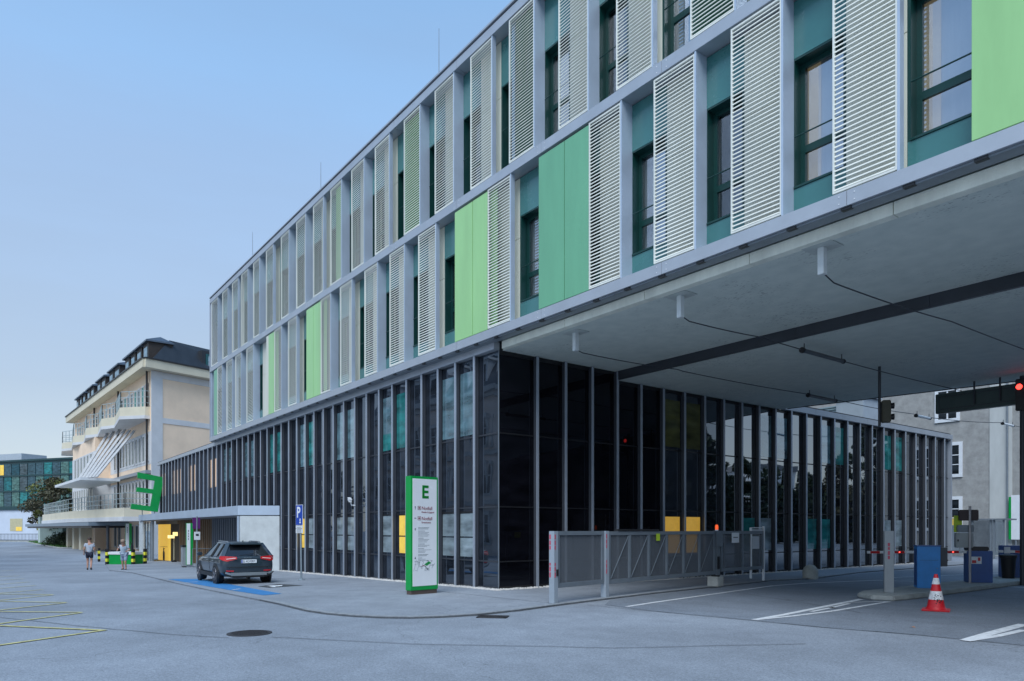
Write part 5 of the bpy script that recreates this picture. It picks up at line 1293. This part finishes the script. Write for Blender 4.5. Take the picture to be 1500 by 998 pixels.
# ------------------------------------------------------------------ CAR
def make_car(loc, rz):
    paint = mat('dark_blue_grey_paint', (.035, .055, .075), .28, .35, .02, 3, coat=.6)
    clad = mat('black_plastic_trim', (.015, .016, .018), .55, 0, .05, 8)
    cg = glass_dark('car_glass', (.01, .012, .015), (.75, .85, .95), 1.75, wave=0.0)
    skid = mat('satin_silver_trim', (.30, .33, .35), .35, .5, .03, 5); tl_m = mat('tail_lamp_red', (.45, .01, .015), .2, 0, .03, 5, coat=1, emit=(1, .03, .02), es=.05)
    o = thing('parked_car', 'dark blue grey estate car parked beside the blue ground marking, seen from behind', 'car', loc, rz)
    K = .895
    def S(v): return Vector((v[0], v[1], v[2])) * K
    # lower body loft: (x, half width, bottom, sill, belt)
    st = [(-.90, .70, .36, .55, .90), (-.86, .80, .30, .55, .955), (-.74, .87, .26, .55, .975), (-.40, .905, .24, .52, .965), (.4, .915, .22, .52, .945), (1.4, .915, .22, .52, .925), (2.1, .91, .22, .52, .915), (2.6, .905, .23, .52, .90), (3.0, .89, .23, .50, .86), (3.35, .84, .25, .50, .80), (3.52, .74, .30, .50, .70), (3.58, .60, .36, .5, .62)]
    P = []; F = []; nr = 0
    for x, w, zb, zs, zt in st:
        half = [(0, zb), (w * .80, zb), (w * .96, zb + .07), (w * 1.0, zs), (w * 1.0, zs + (zt - zs) * .45), (w * .975, zt - .06), (w * .93, zt - .005), (w * .5, zt + .012), (0, zt + .016)]
        ring = half + [(-a, c) for a, c in half[-2:0:-1]]
        nr = len(ring); P += [S((x, a, c)) for a, c in ring]
    for i in range(len(st) - 1):
        for k in range(nr): F.append((i * nr + k, i * nr + (k + 1) % nr, (i + 1) * nr + (k + 1) % nr, (i + 1) * nr + k))
    F.append(tuple(range(nr))); F.append(tuple((len(st) - 1) * nr + k for k in range(nr)))
    bd = MB().add(P, F).build('body', paint, o, smooth=True)
    md = bd.modifiers.new('sub', 'SUBSURF'); md.levels = 1; md.render_levels = 2
    # greenhouse glass
    gl = [(-.76, .80, .93), (-.40, .62, 1.40)]
    bot = [(-.78, .80), (-.60, .845), (2.0, .84), (2.62, .70)]; top = [(-.36, .51), (-.26, .575), (1.20, .575), (1.58, .50)]
    lowr = [(x, y, .93 if x < 2 else .90) for x, y in bot] + [(x, -y, .93 if x < 2 else .90) for x, y in bot[::-1]]
    upr = [(x, y, 1.405) for x, y in top] + [(x, -y, 1.405) for x, y in top[::-1]]
    n = 8
    MB().add([S(v) for v in lowr + upr], [(i, (i + 1) % n, (i + 1) % n + n, i + n) for i in range(n)] + [tuple(range(n, 2 * n))]).build('greenhouse_glass', cg, o)
    # roof shell
    rp = [(-.52, .46), (-.36, .545), (-.06, .60), (1.0, .605), (1.42, .555), (1.60, .46)]
    r0 = [(x, y, 1.395) for x, y in rp] + [(x, -y, 1.395) for x, y in rp[::-1]]
    r1 = [(x * .99 + .0, y * .96, 1.435 if i not in (0, 5) else 1.415) for i, (x, y) in enumerate(rp)] + [(x * .99, -y * .96, 1.435 if i not in (0, 5) else 1.415) for i, (x, y) in list(enumerate(rp))[::-1]]
    r2 = [(x * .9 + .05, y * .6, 1.462) for x, y in rp] + [(x * .9 + .05, -y * .6, 1.462) for x, y in rp[::-1]]; n = 12
    MB().add([S(v) for v in r0 + r1 + r2], [(i, (i + 1) % n, (i + 1) % n + n, i + n) for i in range(n)] + [(n + i, n + (i + 1) % n, (i + 1) % n + 2 * n, i + 2 * n) for i in range(n)] + [tuple(range(2 * n, 3 * n)), tuple(reversed(range(n)))]).build('roof', paint, o, smooth=True)
    b = MB()
    for sy in (1, -1):
        b.bar(S((-.70, sy * .81, .93)), S((-.34, sy * .555, 1.40)), .15 * K, .09 * K)      # D pillar
        b.bar(S((2.60, sy * .71, .90)), S((1.52, sy * .53, 1.40)), .06 * K, .05 * K)
        b.bar(S((-.45, sy * .848, .945)), S((2.3, sy * .80, .935)), .035 * K, .03 * K)
    b.build('pillar', paint, o, bevel=.008)
    for sy in (1, -1):
        MB().bar(S((.95, sy * .848, .93)), S((.80, sy * .59, 1.39)), .06 * K, .05 * K).build('door_pillar', clad, o)
        MB().bar(S((.05, sy * .848, .93)), S((.0, sy * .59, 1.39)), .05 * K, .05 * K).build('door_pillar', clad, o)
    b = MB()
    for sy in (1, -1): b.tube([S((-.30, sy * .53, 1.43)), S((-.20, sy * .545, 1.47)), S((1.1, sy * .545, 1.475)), S((1.25, sy * .53, 1.43))], .016, 6)
    b.build('roof_rail', skid, o, smooth=True)
    # spoiler, rear window surround, antenna
    b = MB(); b.add([S(v) for v in ((-.60, .50, 1.385), (-.60, -.50, 1.385), (-.32, -.55, 1.425), (-.32, .55, 1.425), (-.60, .50, 1.36), (-.60, -.50, 1.36), (-.32, -.55, 1.385), (-.32, .55, 1.385))], [(0, 1, 2, 3), (4, 7, 6, 5), (0, 4, 5, 1), (1, 5, 6, 2), (2, 6, 7, 3), (3, 7, 4, 0)]); b.build('spoiler', paint, o, bevel=.008)
    MB().add([S((-.15, 0, 1.46)), S((-.02, .02, 1.46)), S((-.02, -.02, 1.46)), S((-.15, 0, 1.53))], [(0, 1, 2), (0, 1, 3), (1, 2, 3), (2, 0, 3)]).build('antenna', clad, o)
    MB().box(-.20, .04, -.15, .15, 0, 0) if False else None
    # tailgate skin details
    xr = -.905
    b = MB(); b.box((xr - .012) * K, xr * K, -.26 * K, .26 * K, .735 * K, .855 * K); pl_ = b.build('number_plate', white_g, o, bevel=.003)
    MB().box((xr - .0135) * K, (xr - .0125) * K, .215 * K, .255 * K, .74 * K, .85 * K).build('plate_band', blue_sign, pl_)
    text('SL 4OVERM', .112 * K, frame_T(S((xr - .0145, .205, .757)), (0, -1, 0), (0, 0, 1)), dark_ink, pl_, name='plate_lettering', ext=.0005, sx=.74)
    text('FOCUS', .05 * K, frame_T(S((xr + .005, .16, .90)), (0, -1, 0), (0, 0, 1)), skid, o, name='badge_lettering', ext=.002, sx=1.6)
    for sy in (1, -1):
        b = MB(); b.add([S(v) for v in ((-.92, sy * .40, .955), (-.93, sy * .40, .875), (-.90, sy * .72, .80), (-.84, sy * .845, .83), (-.60, sy * .915, .90), (-.66, sy * .90, .99), (-.88, sy * .74, .985),
                                       (-.80, sy * .40, .955), (-.80, sy * .40, .875), (-.78, sy * .70, .80), (-.74, sy * .80, .83), (-.56, sy * .86, .90), (-.62, sy * .85, .98), (-.78, sy * .70, .975))],
              [(0, 1, 2, 6), (6, 2, 3), (6, 3, 4, 5), (0, 7, 8, 1), (1, 8, 9, 2), (2, 9, 10, 3), (3, 10, 11, 4), (4, 11, 12, 5), (5, 12, 13, 6), (6, 13, 7, 0)]); t_ = b.build('tail_light', tl_m, o, bevel=.004)
        MB().bar(S((-.935, sy * .45, .915)), S((-.895, sy * .74, .885)), .012, .022).build('light_strip', mat('lamp_clear', (.8, .6, .6), .2, emit=(1, .5, .4), es=.1), t_)
        MB().bar(S((-.905, sy * .50, .47)), S((-.875, sy * .74, .48)), .02, .035).build('reflector', red_m, o)
    MB().bar(S((-.925, -.74, .60)), S((-.925, .74, .60)), .02, .02).build('bumper_crease', clad, o)
    MB().bar(S((-.80, .30, .985)), S((-.72, -.20, 1.06)), .015, .015).build('wiper', clad, o)
    # bumper, skid plate, cladding, exhaust
    b = MB(); b.prism([(-.86, .44), (-.70, .34), (.70, .34), (.86, .44), (.74, .30), (.5, .235), (-.5, .235), (-.74, .30)][::1], 'x', -.93, -.78); 
    for i, v in enumerate(b.v): b.v[i] = S(v)
    b.build('rear_bumper', clad, o, bevel=.01)
    b = MB(); b.bar(S((-.935, -.60, .36)), S((-.935, .60, .36)), .03, .10); b.bar(S((-.935, -.60, .36)), S((-.91, -.78, .42)), .03, .06); b.bar(S((-.935, .60, .36)), S((-.91, .78, .42)), .03, .06); b.build('skid_plate', skid, o, bevel=.008)
    b = MB(); b.tube([S((-.95, -.52, .33)), S((-.80, -.52, .33))], .04, 12).tube([S((-.95, -.62, .33)), S((-.80, -.62, .33))], .04, 12); b.build('exhaust', black, o, smooth=True)
    b = MB(); b.bar(S((.35, .925, .30)), S((2.3, .925, .30)), .02, .12); b.bar(S((.35, -.925, .30)), S((2.3, -.925, .30)), .02, .12); b.build('sill_trim', clad, o)
    b = MB()
    for xx, w0, w1 in ((.9, .93, .55),):
        for sy in (1, -1): b.bar(S((xx, sy * .921, .40)), S((xx, sy * .905, .90)), .006, .008)
    b.build('door_seam', black, o)
    b = MB()
    for xx in (.25, 1.15):
        for sy in (1, -1): b.bar(S((xx, sy * .93, .80)), S((xx + .2, sy * .93, .80)), .018, .02)
    b.build('door_handle', skid, o)
    for sy in (1, -1):
        MB().box(1.98 * K, 2.16 * K, (sy * .93 if sy > 0 else -1.11) * K, (1.11 if sy > 0 else -.93) * K, .93 * K, 1.06 * K).build('wing_mirror', paint, o, bevel=.025)
    # wheels
    for xx in (0.0, 2.7):
        for sy in (1, -1):
            T = Matrix.Translation(S((xx, sy * .80, .335))) @ Matrix.Rotation(D2(-90 * sy), 4, 'X')
            b = MB(T=T); b.lathe([(.20 * K, -.10), (.31 * K, -.11), (.335 * K, -.08), (.335 * K, .08), (.31 * K, .115), (.245 * K, .118)], 32); w = b.build('wheel', mat('tyre_rubber', (.012, .012, .013), .85, 0, .1, 20), o, smooth=True)
            b = MB(T=T); b.lathe([(.245 * K, .10), (.235 * K, .125), (.225 * K, .10)], 32)
            for k in range(10):
                a = 2 * math.pi * k / 10 + (.14 if k % 2 else -.14); b.bar((.05 * math.cos(a), .05 * math.sin(a), .118), (.225 * K * math.cos(a), .225 * K * math.sin(a), .115), .022, .03)
            b.lathe([(.055, .10), (.055, .13)], 14); b.build('rim', mat('alloy', (.22, .22, .24), .3, .7, .03, 5), w, smooth=False)
            T2 = Matrix.Translation(S((xx, sy * .89, .335))) @ Matrix.Rotation(D2(90), 4, 'X')
            b = MB(T=T2); b.lathe([(.385 * K, -.035 if sy > 0 else -.035), (.385 * K, .035)], 32); 
            b.build('wheel_arch', clad, o, smooth=True)
    return o
car_loc = Vector((-8.25, -4.10, g(-8.25) + .03))
make_car(car_loc, math.pi - .045)

# dark hoop behind the car
q = G(366, 846, .03); o = thing('cycle_hoop', 'dark round hoop stand in front of the pale concrete wall behind the car', 'cycle stand', (-14.2, -1.9, g(-14.2) + .03), D2(80))
b = MB(); b.tube([(-.25, 0, 0), (-.25, 0, 1.05)] + [(-.25 * math.cos(a), 0, 1.05 + .25 * math.sin(a)) for a in [math.pi * k / 10 for k in range(1, 11)]] + [(.25, 0, 0)], .035, 8); b.build('hoop', black, o, smooth=True)
MB().box(-.22, .22, -.01, .01, .95, 1.02).build('cross_bar', black, o)

# ------------------------------------------------------------------ PEOPLE
def skin_mesh(name, joints, bones, radii, m, parent, lv=2):
    me = bpy.data.meshes.new(name); me.from_pydata(joints, bones, []); me.update()
    o = bpy.data.objects.new(name, me); COL.objects.link(o)
    sk = o.modifiers.new('skin', 'SKIN'); sk.use_smooth_shade = True
    for i, r in enumerate(radii):
        r = r if isinstance(r, tuple) else (r, r); me.skin_vertices[0].data[i].radius = r; me.skin_vertices[0].data[i].use_root = (i == 0)
    sb = o.modifiers.new('s', 'SUBSURF'); sb.levels = lv; sb.render_levels = lv
    dg = bpy.context.evaluated_depsgraph_get(); me2 = bpy.data.meshes.new_from_object(o.evaluated_get(dg)); bpy.data.objects.remove(o)
    o = bpy.data.objects.new(name, me2); COL.objects.link(o); me2.materials.clear(); me2.materials.append(m)
    for p_ in me2.polygons: p_.use_smooth = True
    o.parent = parent; return o
def person(loc, rz, label, H, shirt, trousers, shoes, hair, pose):
    """local frame: x forward, y left"""
    o = thing('person', label, 'person', loc, rz); s = H / 1.75
    J = pose; v = lambda k: tuple(c * s for c in J[k])
    names = ['pelvis', 'belly', 'chest', 'neck', 'head0', 'head1', 'shl', 'ell', 'wrl', 'shr', 'elr', 'wrr', 'hipl', 'knl', 'anl', 'tol', 'hipr', 'knr', 'anr', 'tor']
    ix = {n: i for i, n in enumerate(names)}
    rad = [.13, .125, (.13, .15), .052, .078, .085, .05, .040, .028, .05, .040, .028, .085, .058, .038, .035, .085, .058, .038, .035]
    bones = [('pelvis', 'belly'), ('belly', 'chest'), ('chest', 'neck'), ('neck', 'head0'), ('head0', 'head1'), ('chest', 'shl'), ('shl', 'ell'), ('ell', 'wrl'), ('chest', 'shr'), ('shr', 'elr'), ('elr', 'wrr'), ('pelvis', 'hipl'), ('hipl', 'knl'), ('knl', 'anl'), ('anl', 'tol'), ('pelvis', 'hipr'), ('hipr', 'knr'), ('knr', 'anr'), ('anr', 'tor')]
    body = skin_mesh('body', [v(n) for n in names], [(ix[a], ix[c]) for a, c in bones], [tuple(q * s for q in (r if isinstance(r, tuple) else (r, r))) for r in rad], skin_m, o)
    # shirt
    sn = ['pelvis', 'belly', 'chest', 'shl', 'shr']; def_ = {}
    def lerp(a, c, f): return tuple((J[a][i] + (J[c][i] - J[a][i]) * f) * s for i in range(3))
    pts = [tuple(c * s for c in J['belly']), lerp('belly', 'pelvis', .7), v('chest'), v('shl'), lerp('shl', 'ell', .62), v('shr'), lerp('shr', 'elr', .62), lerp('chest', 'neck', .55)]
    skin_mesh('shirt', pts, [(0, 1), (0, 2), (2, 3), (3, 4), (2, 5), (5, 6), (2, 7)], [r * s for r in (.145, .155, .16, .072, .068, .072, .068, .075)], shirt, o)
    kf = J.get('leg', .8)
    pts = [v('pelvis'), v('hipl'), lerp('hipl', 'knl', kf), v('hipr'), lerp('hipr', 'knr', kf)]
    skin_mesh('trousers', pts, [(0, 1), (1, 2), (0, 3), (3, 4)], [r * s for r in (.15, .115, .09, .115, .09)], trousers, o)
    for a, c in (('anl', 'tol'), ('anr', 'tor')):
        A, C = Vector(v(a)), Vector(v(c)); d = (C - A); d.z = 0; d.normalize()
        MB().bar(Vector((A.x, A.y, max(.045, A.z * .5))) - d * .07 * s, Vector((C.x, C.y, max(.04, C.z))) + d * .03 * s, .09 * s, .085 * s).build('shoe', shoes, o, bevel=.02)
    h0, h1 = Vector(v('head0')), Vector(v('head1')); up = (h1 - h0).normalized()
    hr = J.get('hair', .100) * s
    b = MB(); c_ = h1 + up * .005 * s - Vector((.02 * s, 0, 0))
    n1, n2 = 14, 8; P = []; F = []
    for i in range(n2 + 1):
        ph = math.pi * .62 * i / n2
        for k in range(n1): a = 2 * math.pi * k / n1; P.append(c_ + Vector((math.sin(ph) * math.cos(a) * hr * 1.08, math.sin(ph) * math.sin(a) * hr * .92, math.cos(ph) * hr)))
    for i in range(n2):
        for k in range(n1): F.append((i * n1 + k, i * n1 + (k + 1) % n1, (i + 1) * n1 + (k + 1) % n1, (i + 1) * n1 + k))
    b.add(P, F).build('hair', hair, o, smooth=True)
    # face
    f0 = (h0 + h1) / 2 + up * .02 * s
    b = MB(); b.add([f0 + Vector((.085, .012, -.02)) * s, f0 + Vector((.085, -.012, -.02)) * s, f0 + Vector((.108, 0, -.022)) * s, f0 + Vector((.082, 0, .03)) * s], [(0, 1, 2), (0, 2, 3), (1, 3, 2)]); b.build('nose', skin_m, o)
    for sy in (1, -1):
        MB().lathe([(.010 * s, -.008), (.012 * s, 0), (.010 * s, .008)], 8, tuple(f0 + Vector((.078, sy * .03, .02)) * s)).build('eye', dark_ink, o)
        MB().lathe([(.012 * s, -.025 * s), (.02 * s, 0), (.012 * s, .025 * s)], 8, tuple(f0 + Vector((0, sy * .082, .0)) * s)).build('ear', skin_m, o)
    b = MB(); b.box(*(lambda q: (q.x - .004, q.x + .004, q.y - .022 * s, q.y + .022 * s, q.z - .004, q.z + .004))(f0 + Vector((.083, 0, -.05)) * s)); b.build('mouth', mat('lips', (.3, .08, .07), .6), o)
    # hands
    for w_, e_ in (('wrl', 'ell'), ('wrr', 'elr')):
        Wp, Ep = Vector(v(w_)), Vector(v(e_)); d = (Wp - Ep).normalized(); side = d.cross(Vector((1, 0, .2))).normalized(); inn = side.cross(d).normalized()
        pts = [tuple(Wp - d * .01), tuple(Wp + d * .05 * s)]; bn = [(0, 1)]; rr = [.024 * s, .030 * s]
        skin_mesh('hand', pts + [tuple(Wp + d * .085 * s)], bn + [(1, 2)], rr + [.026 * s], skin_m, o, 1)
        for k in range(4):
            r0 = Wp + d * .08 * s + side * (k - 1.5) * .018 * s; L_ = (.065, .075, .07, .055)[k] * s
            skin_mesh('finger', [tuple(r0), tuple(r0 + d * L_ * .55 + inn * .008), tuple(r0 + d * L_ * .95 + inn * .025)], [(0, 1), (1, 2)], [.0085 * s, .008 * s, .007 * s], skin_m, o, 1)
        r0 = Wp + d * .035 * s + side * -.03 * s
        skin_mesh('thumb', [tuple(r0), tuple(r0 - side * .02 * s + d * .03 * s), tuple(r0 - side * .022 * s + d * .055 * s)], [(0, 1), (1, 2)], [.010 * s, .009 * s, .008 * s], skin_m, o, 1)
    return o
walkA = dict(pelvis=(0, 0, .93), belly=(0, 0, 1.08), chest=(.01, 0, 1.30), neck=(.02, 0, 1.47), head0=(.03, 0, 1.55), head1=(.035, 0, 1.66), shl=(0, .18, 1.38), ell=(-.06, .24, 1.12), wrl=(.06, .25, .90), shr=(0, -.18, 1.38), elr=(-.02, -.24, 1.10), wrr=(.12, -.25, .90),
             hipl=(0, .09, .88), knl=(.10, .09, .50), anl=(.02, .09, .10), tol=(.15, .10, .05), hipr=(0, -.09, .88), knr=(.02, -.09, .48), anr=(-.20, -.09, .14), tor=(-.08, -.10, .05), leg=.7)
p = G(131, 835); 
person(p, math.radians(168), 'person walking away in pale grey T-shirt and dark shorts on the open asphalt', 1.62, mat('grey_tshirt', (.38, .42, .48), .85, 0, .06, 6), mat('navy_shorts', (.02, .025, .05), .85), mat('dark_shoes', (.02, .02, .025), .6), mat('brown_hair', (.06, .04, .03), .7), walkA)
bendB = dict(pelvis=(0, 0, .88), belly=(.05, .02, 1.02), chest=(.13, .02, 1.22), neck=(.20, .02, 1.36), head0=(.25, .02, 1.43), head1=(.29, .02, 1.53), shl=(.12, .18, 1.29), ell=(.10, .30, 1.07), wrl=(.32, .22, 1.02), shr=(.12, -.16, 1.29), elr=(.05, -.30, 1.10), wrr=(.28, -.26, 1.05),
             hipl=(0, .09, .84), knl=(.12, .09, .47), anl=(.03, .09, .10), tol=(.16, .10, .05), hipr=(0, -.09, .84), knr=(.0, -.09, .46), anr=(-.10, -.09, .12), tor=(.03, -.10, .05), leg=1.0, hair=.125)
p = G(182, 835.5)
pb = person(p, math.radians(-25), 'person in pale blue shirt and knee length trousers leaning forward beside the green barrier', 1.60, mat('pale_blue_shirt', (.42, .50, .58), .85, 0, .06, 6), mat('blue_grey_trousers', (.26, .32, .42), .85, 0, .05, 6), mat('dark_sandals', (.05, .045, .05), .7), mat('light_brown_hair', (.28, .20, .15), .75), bendB)
bg_ = thing('shoulder_bag', 'small dark bag carried on the shoulder of the person by the green barrier', 'bag', p + Vector((.05, .33, 1.0)))
MB().box(-.12, .12, -.05, .05, -.02, .22).build('pouch', black, bg_, bevel=.02); MB().tube([(-.1, 0, .2), (0, -.1, .42), (.1, 0, .2)], .012, 6).build('strap', black, bg_, smooth=True)

# ------------------------------------------------------------------ light, sky, camera
w = bpy.data.worlds.new('World'); scn.world = w; w.use_nodes = True
nt = w.node_tree; N = nt.nodes; L = nt.links; bg = N['Background']
SUN_EL, SUN_AZ = D2(52), Vector((.75, -1.0, 0)).normalized()
sky = N.new('ShaderNodeTexSky'); sky.sky_type = 'NISHITA'; sky.sun_disc = False; sky.sun_elevation = SUN_EL
sky.sun_rotation = math.atan2(SUN_AZ.x, SUN_AZ.y); sky.altitude = 400; sky.air_density = 1.0; sky.dust_density = .8; sky.ozone_density = 1.2
tc = N.new('ShaderNodeTexCoord'); mp = N.new('ShaderNodeMapping'); mp.inputs['Scale'].default_value = (1, 1, 5)
n1 = N.new('ShaderNodeTexNoise'); n1.inputs['Scale'].default_value = 1.3; n1.inputs['Detail'].default_value = 6; n1.inputs['Roughness'].default_value = .55
L.new(tc.outputs['Generated'], mp.inputs['Vector']); L.new(mp.outputs[0], n1.inputs['Vector'])
cr_ = N.new('ShaderNodeMapRange'); cr_.inputs['From Min'].default_value = .38; cr_.inputs['From Max'].default_value = .75; cr_.inputs['To Min'].default_value = .66; cr_.inputs['To Max'].default_value = .80
L.new(n1.outputs['Fac'], cr_.inputs['Value'])
sx_ = N.new('ShaderNodeSeparateXYZ'); L.new(tc.outputs['Generated'], sx_.inputs[0])
ad = N.new('ShaderNodeMath'); ad.operation = 'MULTIPLY_ADD'; L.new(n1.outputs['Fac'], ad.inputs[0]); ad.inputs[1].default_value = .22
sb_ = N.new('ShaderNodeMath'); sb_.operation = 'SUBTRACT'; L.new(sx_.outputs['Z'], sb_.inputs[0]); sb_.inputs[1].default_value = .11; L.new(sb_.outputs[0], ad.inputs[2])
vr = N.new('ShaderNodeValToRGB'); L.new(ad.outputs[0], vr.inputs[0]); e = vr.color_ramp.elements
e[0].position = 0; e[0].color = (.50, .53, .545, 1); e[1].position = .62; e[1].color = (.235, .45, .76, 1)
a_ = e.new(.17); a_.color = (.375, .455, .555, 1); a_ = e.new(.40); a_.color = (.33, .485, .72, 1)
vs_ = N.new('ShaderNodeVectorMath'); vs_.operation = 'SCALE'; vs_.inputs['Scale'].default_value = 10; L.new(vr.outputs[0], vs_.inputs[0])
mx = N.new('ShaderNodeMix'); mx.data_type = 'RGBA'; L.new(vs_.outputs[0], mx.inputs[7]); L.new(cr_.outputs[0], mx.inputs['Factor']); L.new(sky.outputs[0], mx.inputs[6])
L.new(mx.outputs[2], bg.inputs[0]); bg.inputs[1].default_value = .088
sl = bpy.data.lights.new('sun', 'SUN'); sl.energy = 1.8; sl.angle = D2(38); sl.color = (.93, .97, 1)
so = bpy.data.objects.new('sun', sl); COL.objects.link(so)
sd = Vector((SUN_AZ.x * math.cos(SUN_EL), SUN_AZ.y * math.cos(SUN_EL), math.sin(SUN_EL)))
so.rotation_euler = sd.to_track_quat('Z', 'Y').to_euler(); so.location = (0, -20, 40)

cam = bpy.data.cameras.new('camera'); co = bpy.data.objects.new('camera', cam); COL.objects.link(co)
co.location = CAM; cam.sensor_width = 36; cam.sensor_fit = 'HORIZONTAL'; cam.lens = 36 * FPX / 1500
co.rotation_euler = FW.to_track_quat('-Z', 'Y').to_euler()
cam.shift_y = (HY - 499) / 1500; cam.clip_end = 3000; cam.clip_start = .05
scn.camera = co
vs = scn.view_settings; vs.view_transform = 'Standard'; vs.look = 'None'; vs.gamma = 1; vs.use_curve_mapping = False; vs.exposure = 0.7
